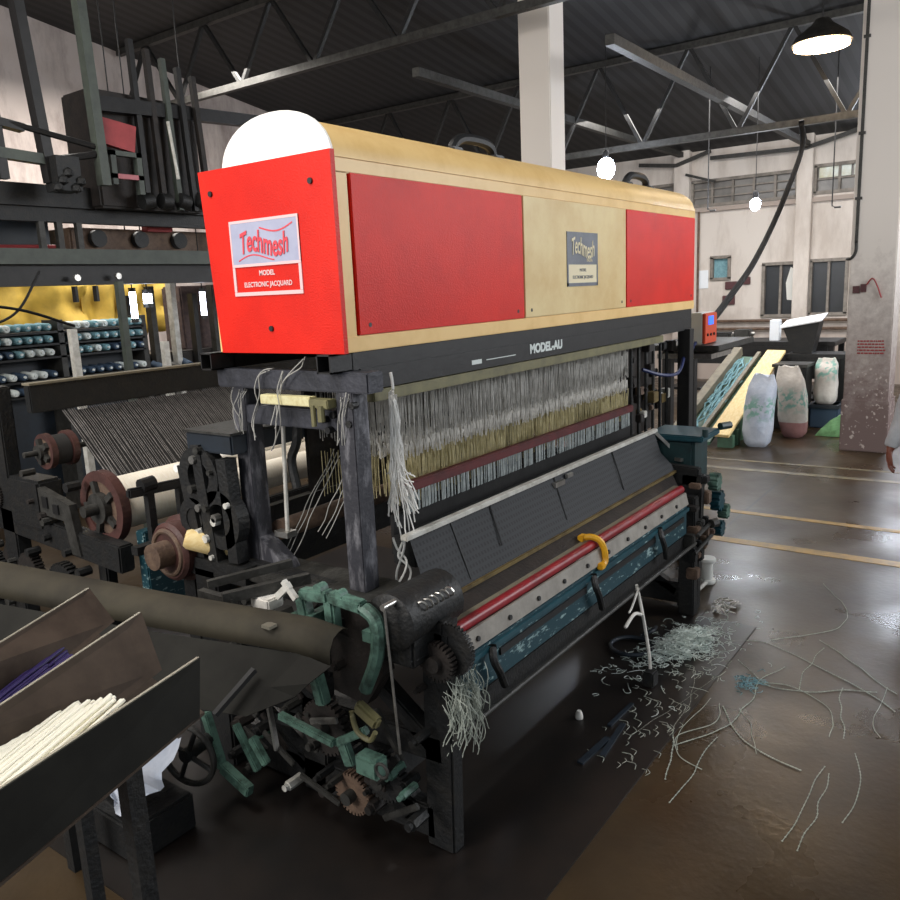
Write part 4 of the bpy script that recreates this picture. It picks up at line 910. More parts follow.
build('far_lever', MB().cyl((4.66, 1.56, .56), (4.92, 1.56, .58), .013, 8).cyl((4.64, 1.57, .45), (4.9, 1.55, .50), .012, 8).cyl((4.88, 1.55, .58), (4.93, 1.53, .58), .03, 8), 'grey_iron', L, True)
# dobby clutter under the far end of the casing
for k in range(34):
    x = random.uniform(5.0, 5.75); y = random.uniform(2.1, 2.3); z = random.uniform(1.12, 1.64); s = random.uniform(.02, .06)
    build('selector_part', MB().box(x, x+s*1.6, y, y+s, z, z+s*1.3, .005), random.choice(('brown_rust', 'rusty_dark', 'dark_iron', 'brass', 'pale_metal', 'rusty_dark')), L)
build('selector_case', MB().box(5.02, 5.8, 2.3, 2.6, 1.0, 1.68, .01), 'rusty_dark', L)
for k in range(6): build('selector_rod', MB().cyl((5.05+.13*k, 2.16, .98), (5.05+.13*k, 2.16, 1.66), .012, 8), random.choice(('grey_iron', 'dark_iron', 'bright_steel')), L, True)
build('far_side_case', MB().box(5.0, 5.6, 2.0, 2.4, .2, 1.0, .02), 'dark_iron', L)
# pedal lever below the front
pl = build('pedal_lever', MB().tube(curve([(3.72, 1.56, .56), (3.73, 1.53, .40), (3.74, 1.5, .2), (3.74, 1.49, .10)], 14), .009, 8), 'heald_band', L, True)
build('pedal_arm', MB().tube(curve([(3.72, 1.53, .40), (3.62, 1.53, .44), (3.53, 1.54, .40)], 12), .009, 8).tube(curve([(3.72, 1.55, .54), (3.64, 1.55, .47), (3.60, 1.55, .45)], 8), .006, 6), 'heald_band', pl, True)
build('pedal_foot', MB().box(3.70, 3.78, 1.46, 1.52, .006, .09, .008), 'dark_iron', pl)
tag(build('yellow_clamp', MB().tube(curve([(3.395, 1.70, .885), (3.40, 1.655, .895), (3.42, 1.62, .872), (3.435, 1.605, .82), (3.43, 1.60, .775), (3.40, 1.60, .757)], 24), .016, 8).box(3.37, 3.42, 1.69, 1.72, .865, .90, .004).box(3.365, 3.405, 1.585, 1.615, .745, .775, .004), 'yellow_plastic', None, True), 'bright yellow curved clamp hooked over the red roller', 'clamp')
# frayed yarn at the near end of the front beam
random.seed(51); mb = MB()
for k in range(130):
    p = V((random.uniform(2.12, 2.26), random.uniform(1.57, 1.63), random.uniform(.60, .74))); q = p+V((random.uniform(-.06, .06), random.uniform(-.04, .0), random.uniform(-.2, -.06))); mb.tube(wob(curve([p, (p+q)/2+V((0, -.02, 0)), q], 8), .05, k), .0018, 4)
tag(build('frayed_yarn', mb, 'yarn_teal', None, True, kind='stuff'), 'frayed pale yarn ends hanging off the near end of the loom front', 'yarn')

# hanging bundle of white string
random.seed(61); mb = MB()
for k in range(46):
    a = random.uniform(0, 6.28); f = random.uniform(0, 1); l = random.uniform(.3, .62)
    top = V((2.345, 1.975, 1.72)); 
    mb.tube(wob(curve([top, top+V((.012*math.cos(a), .012*math.sin(a), -.10)), top+V((.03*math.cos(a)*f, .035*math.sin(a)*f, -.3)), top+V((.035*math.cos(a)+.02, .06*math.sin(a)-.01*f, -l+.02))], 16),   .02, k), .0028, 5)
mb.tube(wob([(2.345, 1.975, 1.72+.012*k) for k in range(8)], .01), .006, 6)
for k in range(3): mb.tube(wob(curve([(2.345, 1.97, 1.15), (2.34, 1.96, 1.0), (2.33, 1.94, .86)], 20), .05, k+70), .005, 5)
tag(build('string_bundle', mb, 'string_white', None, True, kind='stuff'), 'bundle of white strings hanging in front of the harness by the right post', 'string')
for k, (p, q, lb) in enumerate((((2.5, 2.42, 1.42), (2.25, 2.55, .95), 'white slanting strings seen through the stand, lower left pair'), ((2.3, 2.08, 1.5), (2.3, 2.35, 1.1), 'white slanting strings seen through the stand, leaning to the right post'))):
    mb = MB()
    for j in range(3): o = V((0, .02*j, .01*j)); mb.tube(wob([V(p).lerp(V(q), i/14)+o for i in range(15)], .012, j+k*5), .0022, 5)
    tag(build('slanting_string', mb, 'cord_dull', None, True), lb, 'string')
# ================================================================ WARP STAND behind the loom
t = thing('warp_stand', 'dark cast-iron warp stand with a sheet of grey threads behind the loom', 'warp stand', (3.6, 3.7, 0))
build('back_rail', MB().box(2.12, 5.5, 4.30, 4.36, 1.55, 1.70, .006), 'dark_iron', t)
build('rail_edge', MB().box(2.12, 5.5, 4.29, 4.37, 1.70, 1.712), 'rail_tan', t)
build('under_sheet', MB().sheet([[(2.29, 4.31, 1.535), (5.5, 4.31, 1.535)], [(2.29, 4.2, 1.44), (5.5, 4.2, 1.44)], [(2.29, 3.93, 1.19), (5.5, 3.93, 1.19)], [(2.3, 3.82, 1.09), (5.5, 3.82, 1.09)]]), 'warp_dark', t)
random.seed(71); mb = MB()
for k in range(230):
    x = 2.29+k*.0139+random.uniform(-.003, .003); s = .0021 if k > 5 else .0036
    mb.tube([(x, 4.31, 1.548), (x, 4.19, 1.45), (x+random.uniform(-.01, .01), 3.93, 1.205), (x, 3.82, 1.1)], s, 4)
build('warp_threads', mb, 'warp_grey', t, kind='stuff')
build('front_rod', MB().cyl((2.2, 3.2, 1.338), (5.5, 3.2, 1.338), .02, 12), 'lit_white', t, True)
for p, q, a, b, m in (((2.05, 4.55, 0), (2.05, 4.5, 1.7), .08, .14, 'dark_iron'), ((2.1, 3.75, 0), (2.1, 3.72, 1.0), .06, .08, 'dark_iron'), ((2.05, 3.45, .9), (2.05, 4.9, .98), .08, .14, 'dark_iron'), ((2.05, 3.4, .35), (2.05, 4.9, .35), .08, .12, 'dark_iron'), ((2.05, 4.95, 0), (2.05, 4.95, 1.5), .08, .12, 'rusty_dark'), ((2.06, 4.9, .4), (2.06, 4.5, .95), .06, .07, 'rusty_dark'), ((5.5, 4.5, 0), (5.5, 4.4, 1.7), .08, .14, 'dark_iron'), ((5.5, 3.4, 0), (5.5, 3.5, 1.15), .08, .14, 'dark_iron')):
    build('frame_bar', MB().beam(p, q, a, b, (0, 1, .2) if abs(q[2]-p[2]) > .4 else (0, 0, 1), bev=.008), m, t)
build('gear_box', MB().box(2.0, 2.14, 4.12, 4.45, .95, 1.22, .015), 'dark_iron', t)
build('angle_bracket', MB().prism([(2.0, 4.12, 1.19), (2.0, 3.83, 1.13), (2.0, 3.78, .87), (2.0, 3.86, .87), (2.0, 3.9, 1.04), (2.0, 4.12, 1.05)], (.04, 0, 0)), 'grey_iron', t)
build('bracket_slot', MB().box(1.992, 2.0, 4.03, 4.08, 1.09, 1.15).box(1.992, 2.0, 3.93, 3.98, 1.07, 1.12), 'black_plastic', t)
build('teal_beam', MB().box(2.12, 2.75, 3.40, 3.47, .56, 1.02, .006), 'teal_specked', t); build('rear_beam', MB().box(2.75, 5.45, 3.41, 3.46, .56, 1.0, .006), 'dark_iron', t)
for k, (y, z, r, m) in enumerate(((4.0, .66, .14, 'dark_iron'), (4.35, .7, .1, 'rusty_dark'), (3.72, .55, .12, 'dark_iron'), (4.62, 1.1, .09, 'rusty_dark'), (4.75, .62, .12, 'dark_iron'))):
    g_ = build('gear', MB().gear((2.02, y, z), (1, 0, 0), r, .05, 32), m, t); build('gear_hub', MB().cyl((1.96, y, z), (2.06, y, z), r*.28, 14), 'grey_iron', g_, True)
random.seed(73)
for k in range(26):
    y = random.uniform(3.5, 4.9); z = random.uniform(.4, 1.35); r = random.uniform(.012, .028); build('bolt', MB().cyl((1.97, y, z), (2.04, y, z), r, 8), random.choice(('grey_iron', 'dark_iron', 'rusty_dark')), t)
def roll(name, label, y, z, x0, x1, r, m, fr, fm, hub='brown_rust', fw=.03):
    q = thing(name, label, 'warp beam', ((x0+x1)/2, y, z-fr))
    build('wound_yarn', MB().cyl((x0+fw, y, z), (x1-fw, y, z), r, 32), m, q, True)
    for x, s in ((x0, 1), (x1, -1)):
        f_ = build('flange', MB().annulus((x, y, z), (1, 0, 0), fr*.72, fr, fw*1.6, 40), fm, q); 
        build('flange_disc', MB().cyl((x-.012, y, z), (x+.012, y, z), fr*.75, 32), hub, f_)
        mb = MB().cyl((x-.05*s, y, z), (x+.02*s, y, z), fr*.42, 20).cyl((x-.12*s, y, z), (x, y, z), fr*.16, 14)
        for k in range(5): a = k*1.2566; mb.beam((x-.02*s, y+fr*.3*math.cos(a), z+fr*.3*math.sin(a)), (x-.02*s, y+fr*.74*math.cos(a), z+fr*.74*math.sin(a)), .03, .03)
        build('hub', mb, 'grey_iron', f_, True)
    return q
roll('yarn_beam', 'white wound yarn beam with red-brown end flanges behind the loom', 3.67, 1.12, 2.1, 5.35, .135, 'white_yarn', .185, 'brown_flange')
roll('warp_beam', 'short dark beam end with a brown disc under the back rail', 4.17, 1.36, 2.1, 2.22, .08, 'warp_dark', .095, 'brown_flange', 'brown_rust', fw=.02)
q = thing('let_off_drum', 'brown drum wheel on the loom end in front of the teal beam', 'drum', (2.1, 3.07, .86))
build('drum', MB().lathe((2.02, 3.07, 1.0), (2.22, 3.07, 1.0), [(0, .12), (.08, .135), (.35, .135), (.4, .155), (.95, .155), (1, .14)], 32), 'brown_flange', q, True)
build('hub', MB().cyl((1.94, 3.07, 1.0), (2.04, 3.07, 1.0), .06, 16).ring((2.02, 3.07, 1.0), (1, 0, 0), .1, .012), 'brown_rust', q, True)
build('mount', MB().box(2.1, 2.16, 3.0, 3.1, 0, .92, .01), 'dark_iron', q)
q = thing('tension_bracket', 'black bar bracket crossing in front of the white yarn beam', 'bracket', (2.2, 3.3, 1.0))
build('bar', MB().beam((2.0, 3.3, 1.25), (2.43, 3.3, 1.235), .035, .045, bev=.008).cyl((2.07, 3.3, 1.27), (2.14, 3.3, 1.275), .035, 12).cyl((2.3, 3.3, 1.27), (2.36, 3.3, 1.27), .028, 12), 'black_plastic', q)
for x in (2.11, 2.28): build('leg', MB().box(x-.018, x+.018, 3.285, 3.32, .98, 1.24), 'dark_iron', q)
build('foot_rail', MB().beam((2.0, 3.3, .975), (5.4, 3.3, .975), .05, .04), 'dark_iron', q)
build('blue_tie', MB().ball((2.42, 3.32, 1.275), .03, 2, (1.3, .8, .7)), 'blue_plastic', q, True)
q = thing('dobby_casting', 'dark cast gear plate standing left of the stand posts', 'casting', (2.1, 2.85, .9))
mb = MB()
for p_, r_ in (((2.1, 2.86, 1.36), .13), ((2.1, 2.75, 1.18), .13), ((2.1, 2.92, 1.16), .10)): mb.annulus(p_, (1, 0, 0), r_*.55, r_, .06, 30)
mb.beam((2.1, 2.86, 1.5), (2.1, 2.8, .9), .06, .07).beam((2.1, 2.98, 1.4), (2.1, 2.9, .9), .06, .05).beam((2.1, 2.70, 1.45), (2.1, 2.68, 1.0), .06, .06).beam((2.1, 3.0, .95), (2.1, 2.6, .95), .08, .08)
build('plate', mb, 'dark_iron', q)
build('top_case', MB().box(2.08, 2.5, 2.63, 2.93, 1.47, 1.555, .008), 'machine_navy', q); build('case_edge', MB().box(2.075, 2.5, 2.625, 2.935, 1.553, 1.563), 'grey_iron', q)
random.seed(81)
for k in range(12): y = random.uniform(2.65, 2.98); z = random.uniform(1.0, 1.5); build('bolt', MB().cyl((2.05, y, z), (2.08, y, z), random.uniform(.01, .02), 8), random.choice(('bright_steel', 'grey_iron', 'pale_metal')), q)
build('foot', MB().box(2.06, 2.14, 2.8, 2.95, 0, .95, .01), 'dark_iron', q)
tag(build('yarn_package', MB().lathe((2.02, 2.93, 1.09), (2.16, 2.80, 1.02), [(0, .035), (.08, .045), (.92, .05), (1, .04)], 16), 'plank_cream', None, True), 'small cream yarn package lying beside the brown drum wheel', 'yarn package')
tag(build('rusty_roller', MB().lathe((2.28, 2.62, 1.10), (4.9, 2.62, 1.10), [(0, .02), (.001, .045), (.999, .045), (1, .02)], 20), 'brown_rust', None, True), 'rust brown roller seen between the two stand posts', 'roller')
q = thing('drop_rod', 'thin upright steel rod hanging between the stand posts', 'rod', (2.3, 2.58, 1.12)); build('rod', MB().cyl((2.27, 2.52, 1.60), (2.27, 2.55, 1.10), .009, 8), 'pale_metal', q, True); build('foot', MB().box(2.24, 2.3, 2.52, 2.6, 1.085, 1.11), 'bright_steel', q)
build('hook', MB().tube(curve([(2.3, 2.46, 1.62), (2.3, 2.48, 1.5), (2.3, 2.52, 1.42), (2.3, 2.5, 1.3)], 12), .02, 8), 'dark_iron', q, True)
# covered roll between posts
tag(build('covered_roll', MB().cyl((2.35, 3.05, 1.235), (5.2, 3.05, 1.235), .07, 24), 'white_yarn', None, True), 'pale grey covered roll lying behind the stand posts', 'roll')

# ================================================================ FOREGROUND: guard sheet, tray of sticks
t = thing('sheet_guard', 'olive brown bent sheet-metal guard across the near end of the loom', 'guard', (1.5, 2.3, .8))
top = [V((1.05, 3.45, 1.25)), V((1.264, 2.967, 1.167)), V((1.508, 2.431, 1.08)), V((1.733, 1.926, 1.008)), V((1.76, 1.80, .985))]
mb = MB(); rows = []
for p in top:
    rows.append([p+V(o) for o in ((.10, .03, -.012), (.07, .02, .004), (.035, .01, .006), (0, 0, 0), (-.03, -.01, -.03), (-.04, -.015, -.075))])
mb.sheet(rows); g = build('top_roll', mb, 'sheet_guard', t, True); solid(g, .004)
low = [V((1.0, 3.35, 1.15)), V((1.22, 2.9, 1.075)), V((1.463, 2.38, .995)), V((1.70, 1.89, .93)), V((1.715, 1.775, .91))]
bot = [V((.93, 3.2, .98)), V((1.1, 2.75, .9)), V((1.34, 2.25, .83)), V((1.48, 1.93, .80)), V((1.60, 1.83, .84))]
mb = MB().sheet([[a+V((.0, 0, .0)), a.lerp(b, .5)+V((-.02, 0, 0)), b] for a, b in zip(low, bot)]); g = build('lower_sheet', mb, 'sheet_dark', t); solid(g, .004)
build('slot_bar', MB().beam((1.55, 1.955, .925), (1.40, 1.98, .83), .02, .015), 'black_plastic', t)
build('tag', MB().box(1.655, 1.69, 1.99, 2.03, 1.012, 1.022), 'sheet_edge', t)
build('leg', MB().box(1.275, 1.325, 2.775, 2.825, 0, .95), 'dark_iron', t)
build('support_arm', MB().beam((1.70, 2.0, .93), (2.1, 2.0, .90), .04, .04), 'dark_iron', t)
tag(build('rocker_arm', MB().beam((1.75, 2.35, 1.02), (2.05, 2.2, 1.03), .03, .04).beam((1.8, 2.5, 1.03), (2.1, 2.35, 1.05), .025, .03).beam((1.78, 2.32, 1.0), (1.78, 2.52, 1.0), .03, .03), 'grey_iron'), 'pair of dark arms lying behind the sheet guard near the green arch', 'arm')
q = thing('steel_clip', 'shiny white steel clip standing left of the green guard arch', 'clip', (1.9, 2.2, 1.0))
build('jaw', MB().beam((1.9, 2.22, 1.0), (1.9, 2.15, 1.06), .02, .025).beam((1.9, 2.18, 1.07), (1.9, 2.12, 1.01), .018, .02), 'pale_metal', q); build('base', MB().box(1.85, 1.93, 2.22, 2.32, .955, 1.0, .006), 'heald_band', q)

t = thing('stick_tray', 'dark sheet-steel tray with three tall dividers at the bottom left corner', 'tray', (.9, 1.8, 0))
A1, B1 = V((1.065, 1.546, 1.270)), V((.560, 1.452, 1.250))
A2, B2 = V((1.136, 1.886, 1.286)), V((.709, 1.767, 1.252))
A3, B3 = V((1.191, 2.237, 1.269)), V((.860, 2.083, 1.264))
def ext(a, b, f): return b+(b-a)*f
D1 = V((-.037, -.027, -.125)); D2 = V((-.023, -.099, -.127)); D3 = V((.01, -.093, -.086))
for a, b, dd, f, m, cut in ((A1, B1, D1, .3, 'sheet_dark', 0), (A2, B2, D2, .35, 'sheet_brown', .0), (A3, B3, D3, .6, 'sheet_brown', 0)):
    e = ext(a, b, f); dn = V((-.02, -.02, -.17)) if m == 'sheet_dark' else V((-.01, -.05, -.16))
    o = build('divider', MB().prism([a, e, e+dn, a+dd*1.02], (b-a).normalized().cross(dn).normalized()*.006), m, t)
    build('bright_edge', MB().beam(a+V((0, 0, .001)), e+V((0, 0, .001)), .007, .004, (0, 0, 1)), 'sheet_edge', o)
bt = V((-.02, -.03, -.165))
def btm(a, b, f): return a+bt, ext(a, b, f)+bt
a1, e1 = btm(A1, B1, .3); a2, e2 = btm(A2, B2, .35); a3, e3 = btm(A3, B3, .6)
o = build('base', MB().sheet([[a1+V((0, 0, .04)), e1], [a2, e2], [a3+V((0, 0, .05)), e3]]), 'sheet_brown', t); solid(o, .006)
for p in (a1.lerp(e1, .3), a3.lerp(e3, .2), a1.lerp(e1, .9), a3.lerp(e3, .95)): build('leg', MB().box(p.x-.02, p.x+.02, p.y+.03, p.y+.07, 0, p.z+.005), 'dark_iron', t)
# sticks: one of each colour built, the rest copied
def sticks(lb, grp, name, m, n, far, near, wvec, layers, seed, r=.005, scatter=.06):
    random.seed(seed); d = (far-near); Ln = d.length*1.15; dirn = d.normalized()
    proto = None
    for k in range(n):
        u = (k % layers[0])/max(1, layers[0]-1); lay = k//layers[0]
        p = near+wvec*(u+random.uniform(-.02, .02))+V((0, 0, .0088*lay+random.uniform(-.002, .002)))+dirn*random.uniform(-scatter, scatter)-dirn*.1
        dd = (dirn+V((random.uniform(-.006, .006), random.uniform(-.012, .012), random.uniform(-.004, .004)))).normalized()
        if proto is None:
            mb = MB().cyl((0, 0, 0), (Ln, 0, 0), r, 8); o = build(name, mb, m, None, True)
            me = o.data
            off = V(o.location); me.transform(Matrix.Translation(off)); proto = o
        else:
            o = proto.copy(); COL.objects.link(o)
        o.location = p; o.rotation_mode = 'QUATERNION'; o.rotation_quaternion = dd.to_track_quat('X', 'Z')
        tag(o, lb, 'stick', grp)
N1 = V((.588, 1.523, 1.200)); F1 = V((.93, 1.655, 1.175)); 
sticks('thin white plastic stick lying in the front bay of the steel tray', 'white sticks in the tray', 'plastic_stick', 'stick_white', 88, V((.925, 1.66, 1.157)), V((.56, 1.50, 1.147)), V((.03, .20, .004)), (22, 4), 5)
sticks('dark purple plastic stick lying in the rear bay of the steel tray', 'purple sticks in the tray', 'plastic_stick', 'stick_purple', 30, V((1.01, 2.0, 1.165)), V((.75, 1.86, 1.155)), V((.03, .12, 0)), (10, 3), 6)
tag(build('loose_stick', MB().cyl((.62, 1.73, 1.215), (.965, 1.845, 1.195), .006, 8), 'stick_white', None, True), 'single white stick lying apart from the pile against the middle divider', 'stick')
# blue rag by the hand wheel
random.seed(91); rows = []
for i in range(12):
    r_ = []
    for j in range(12):
        u, v = i/11, j/11; p = V((1.45+.24*u, 2.62+.34*v, .16+.20*u*(1-v*.5)))
        p += .07*V((noise.noise(p*11), noise.noise(p*11+V((5, 0, 0))), noise.noise(p*11+V((0, 5, 0))))); r_.append(p)
    rows.append(r_)
mb = MB().sheet(rows); 
stp = thing('low_box', 'low dark box on the floor holding the blue rag', 'box', (1.55, 2.8, 0)); build('body', MB().box(1.42, 1.7, 2.6, 2.98, 0, .16, .01), 'dark_iron', stp)
o = build('blue_rag', mb, 'sack_blue', None, True); o.location.z = .162; tag(o, 'crumpled pale blue rag left of the hand wheel below the tray', 'rag')

# ================================================================ FLOOR LITTER
random.seed(101); mb = MB()
for k in range(1400):
    a = random.uniform(0, 6.28); rr = abs(random.gauss(0, .11 if k < 1100 else .26)); c = V((4.25+rr*math.cos(a)*1.5, 1.5+rr*math.sin(a)*.62-.25*rr*math.cos(a), .007))
    h = .10*max(0, 1-rr/.26)*random.random()**.7; l = random.uniform(.012, .04); b = random.uniform(0, 6.28); w_ = random.uniform(-1.2, 1.2)
    pts = [c+V((math.cos(b+i*w_)*l*(i-1.5), math.sin(b+i*w_)*l*(i-1.5), h+random.uniform(0, .006))) for i in range(4)]
    mb.tube(curve(pts, 6), .0024 if rr < .2 else .0016, 3)
tag(build('yarn_scraps', mb, 'scrap_yarn', None, True, kind='stuff'), 'heap of pale tangled yarn scraps on the floor beside the loom', 'yarn scraps')
mb = MB()
for k in range(80):
    c = V((random.uniform(2.95, 4.2), random.uniform(1.2, 1.5), .009)); b = random.uniform(-.5, .5); l = random.uniform(.015, .05)
    mb.tube(curve([c, c+V((math.cos(b)*l, math.sin(b)*l, .004)), c+V((math.cos(b+.6)*l*1.8, math.sin(b+.6)*l*1.8, 0))], 6), .0014, 3)
tag(build('yarn_ends', mb, 'yarn_teal', None, True, kind='stuff'), 'short pale yarn ends sprinkled along the edge of the oily strip', 'yarn ends')
# long loose threads across the wet floor
from_px = [([(4.45, 1.35), (4.57, 1.15), (4.50, .98), (4.35, .72), (4.2, .5), (4.1, .4)], 'thread running from the scrap heap to the right frame edge'),
           ([(4.75, .86), (4.55, .66), (4.38, .52), (4.28, .40)], 'thread slanting to the right frame edge beyond the warm reflection'),
           ([(4.27, 1.18), (4.05, .98), (4.08, .80), (4.18, .65), (4.25, .5)], 'beaded thread bending across the middle of the wet floor'),
           ([(3.19, 1.39), (3.5, 1.32), (3.85, 1.25), (4.1, 1.2)], 'thread along the edge of the oily strip'),
           ([(3.0, 1.13), (3.25, 1.18), (3.47, 1.25), (3.7, 1.26), (4.0, 1.35)], 'thread running up the floor to the scrap heap'),
           ([(3.14, 1.02), (3.2, 1.15), (3.35, 1.2), (3.55, 1.1), (3.75, 1.12)], 'thread looping at the bottom edge of the clear floor'),
           ([(3.27, 1.18), (3.5, 1.05), (3.8, 1.0), (4.08, 1.02), (4.3, .95)], 'thread arching left of the warm reflection'),
           ([(5.7, 1.03), (5.43, .89), (5.28, .80), (5.1, .775), (4.9, .85), (4.6, 1.1)], 'hooked thread in front of the thick yellow line'),
           ([(3.36, .66), (3.42, .85), (3.55, 1.0), (3.72, 1.1)], 'thread crossing the bottom of the warm reflection'),
           ([(3.7, .61), (3.85, .62), (4.0, .7), (4.1, .85), (4.05, 1.02)], 'thick beaded thread curling right of the warm reflection'),
           ([(5.0, 1.5), (4.85, 1.42), (4.72, 1.4), (4.57, 1.38)], 'thread snaking from the white bobbin to the scrap heap')]
for k, (pts, lb) in enumerate(from_px):
    P = [V((x, y, .0045)) for x, y in pts]; C_ = curve(P, 60)
    C_ = [p+V((.02*noise.noise(p*6+V((k, 0, 0))), .02*noise.noise(p*6+V((0, k, 0))), 0)) for p in C_]
    mb = MB().tube(C_, .002, 5)
    if k % 2 == 0:
        for p in C_[::2]: mb.ball(p, .0038, 1, (1.3, 1.3, .6))
    tag(build('loose_thread', mb, 'yarn_teal', None, True), 'pale loose '+lb, 'thread', 'loose threads on the wet floor')
random.seed(131)
for k in range(9):
    p = V((random.uniform(3.3, 4.7), random.uniform(.45, 1.2), .004)); a = random.uniform(2.2, 3.6); P = [p]
    for j in range(5): a += random.uniform(-.5, .5); P.append(P[-1]+V((math.cos(a)*.12, -abs(math.sin(a))*.07+.02, 0)))
    C_ = curve(P, 40); mb = MB().tube(C_, .0015, 4)
    if k % 3:
        for p in C_[::2]: mb.ball(p, .003, 1, (1.4, 1.4, .5))
    tag(build('thin_thread', mb, 'yarn_teal', None, True), 'short thin pale thread lying among the longer ones on the wet floor', 'thread', 'thin threads on the wet floor')
mb = MB()
for k in range(60):
    c = V((random.gauss(4.02, .05), random.gauss(1.06, .03), .004)); b = random.uniform(0, 6.28); mb.tube(curve([c, c+V((.02*math.cos(b), .02*math.sin(b), .006)), c+V((.04*math.cos(b+1), .04*math.sin(b+1), 0))], 6), .0018, 3)
tag(build('teal_fluff', mb, 'cone_teal', None, True, kind='stuff'), 'small tuft of teal fluff lying on the wet floor past the scrap heap', 'fluff')
# bobbin and bits near the far end
q = thing('white_bobbin', 'white empty bobbin standing on the floor at the loom far end', 'bobbin', (5.35, 1.72, 0))
build('core', MB().cyl((5.35, 1.72, .01), (5.35, 1.72, .17), .04, 16), 'grey_white', q, True)
for z in (0, .155): build('flange', MB().lathe((5.35, 1.72, z), (5.35, 1.72, z+.03), [(0, .055), (.3, .06), (.7, .06), (1, .055)], 20), 'grey_white', q, True)
tag(build('floor_rod', MB().cyl((4.88, 1.715, .018), (5.27, 1.70, .03), .014, 10).cyl((4.84, 1.716, .02), (4.88, 1.715, .018), .02, 10), 'pale_metal', None, True), 'short pale steel rod lying on the floor in front of the bobbin', 'rod')
random.seed(111)
mb = MB()
for k in range(22):
    c = V((4.95+random.uniform(-.09, .09), 1.48+random.uniform(-.05, .05), .012)); b = random.uniform(0, 6.28); mb.tube(curve([c, c+V((.03*math.cos(b), .03*math.sin(b), .02)), c+V((.07*math.cos(b+1), .05*math.sin(b+1), 0))], 8), .004, 5)
tag(build('yarn_knot', mb, 'sack_white', None, True, kind='stuff'), 'knot of white yarn on the floor between bobbin and scrap heap', 'yarn')
q = thing('dark_hose', 'dim dark hose coiled on the floor under the loom front', 'hose', (4.1, 1.75, 0))
build('coil', MB().ring((4.1, 1.75, .02), (0, 0, 1), .12, .012, 28, 8), 'machine_navy', q, True); build('tail', MB().tube(curve([(4.24, 1.75, .03), (4.3, 1.7, .05), (4.4, 1.72, .03)], 10), .012, 8), 'machine_navy', q, True)
tag(build('blue_offcuts', MB().beam((2.9, 1.48, .012), (3.15, 1.46, .012), .03, .01).beam((3.0, 1.42, .012), (3.3, 1.45, .012), .025, .01).beam((3.25, 1.5, .012), (3.5, 1.49, .012), .02, .01), 'machine_navy'), 'dull dark blue offcuts on the oily strip below the loom front', 'offcuts')
tag(build('steel_bobbin', MB().lathe((3.25, 1.66, .0), (3.25, 1.66, .045), [(0, .018), (.3, .02), (.7, .017), (1, .01)], 14), 'heald_band', None, True), 'tiny pale bobbin standing under the loom left of the pedal', 'bobbin')

# ================================================================ PERSON at the right edge
def limb(mb, pts, n=16):
    # tapered limb through (x, y, z, radius) or (x, y, z, rx, ry) stations, rings kept level with the path
    P = curve([p[:3] for p in pts], 6*(len(pts)-1)); per = (len(P)-1)/(len(pts)-1); rings = []; pa = None
    for i, p in enumerate(P):
        u = min(i/per, len(pts)-1.0001); k = int(u); f = u-k; f = f*f*(3-2*f); A, B = pts[k], pts[k+1]
        ra = A[3]*(1-f)+B[3]*f; rb = A[-1]*(1-f)+B[-1]*f
        d = P[min(i+1, len(P)-1)]-P[max(i-1, 0)]; d.normalize()
        if pa is None: a_ = V((1, 0, 0))-d*d.x; a_.normalize()
        else: a_ = pa-d*pa.dot(d); a_.normalize()
        pa = a_; b_ = d.cross(a_)
        rings.append([mb.b.verts.new(p+a_*math.cos(t)*ra+b_*math.sin(t)*rb) for t in (2*math.pi*q/n for q in range(n))])
    for A, B in zip(rings, rings[1:]):
        for q in range(n): mb.face([A[q], A[(q+1) % n], B[(q+1) % n], B[q]])
    mb.face(rings[0][::-1]); mb.face(rings[-1]); return mb
def fuse(mb, voxel, it=3):
    # one continuous skin over everything in mb
    bmesh.ops.recalc_face_normals(mb.b, faces=mb.b.faces[:])
    me = bpy.data.meshes.new('fuse'); mb.b.to_mesh(me); mb.b.free(); o = bpy.data.objects.new('fuse', me); COL.objects.link(o)
    md = o.modifiers.new('r', 'REMESH'); md.mode = 'VOXEL'; md.voxel_size = voxel
    if it: sm = o.modifiers.new('s', 'SMOOTH'); sm.factor = .5; sm.iterations = it
    bpy.context.view_layer.update()
    nme = bpy.data.meshes.new_from_object(o.evaluated_get(bpy.context.evaluated_depsgraph_get())); bpy.data.objects.remove(o)
    out = MB(); out.b.from_mesh(nme); bpy.data.meshes.remove(nme); return out
PX, PY = 5.8, .36
per = thing('person', 'person in a grey long-sleeved shirt standing at the right edge, arm hanging down', 'person', (PX, PY, 0))
Wd = lambda x, y, z, *r: (PX+x, PY+y, z)+r
ARM = {1: ((0, .165, 1.40), (.005, .225, 1.33), (.02, .268, 1.17), (.0, .305, 1.04), (-.012, .325, .965)), -1: ((0, -.165, 1.40), (.005, -.22, 1.33), (.03, -.255, 1.16), (.0, -.275, 1.02), (-.03, -.285, .95))}
LEG = {1: ((0, .09, .93), (-.005, .10, .75), (-.015, .115, .5), (.01, .125, .3), (.02, .13, .07)), -1: ((0, -.09, .93), (0, -.10, .75), (.0, -.115, .5), (.02, -.125, .3), (.03, -.13, .07))}
body = MB()
limb(body, [Wd(0, 0, .84, .11, .15), Wd(0, 0, 1.0, .10, .145), Wd(0, 0, 1.15, .095, .135), Wd(0, 0, 1.32, .11, .17), Wd(0, 0, 1.42, .085, .15), Wd(.0, 0, 1.48, .06, .065), Wd(-.01, 0, 1.56, .055, .055)], 20)
body.ball(Wd(-.012, 0, 1.655), .1, 3, (1.02, .80, 1.18)); body.ball(Wd(-.045, 0, 1.60), .068, 2, (1, .85, .9))
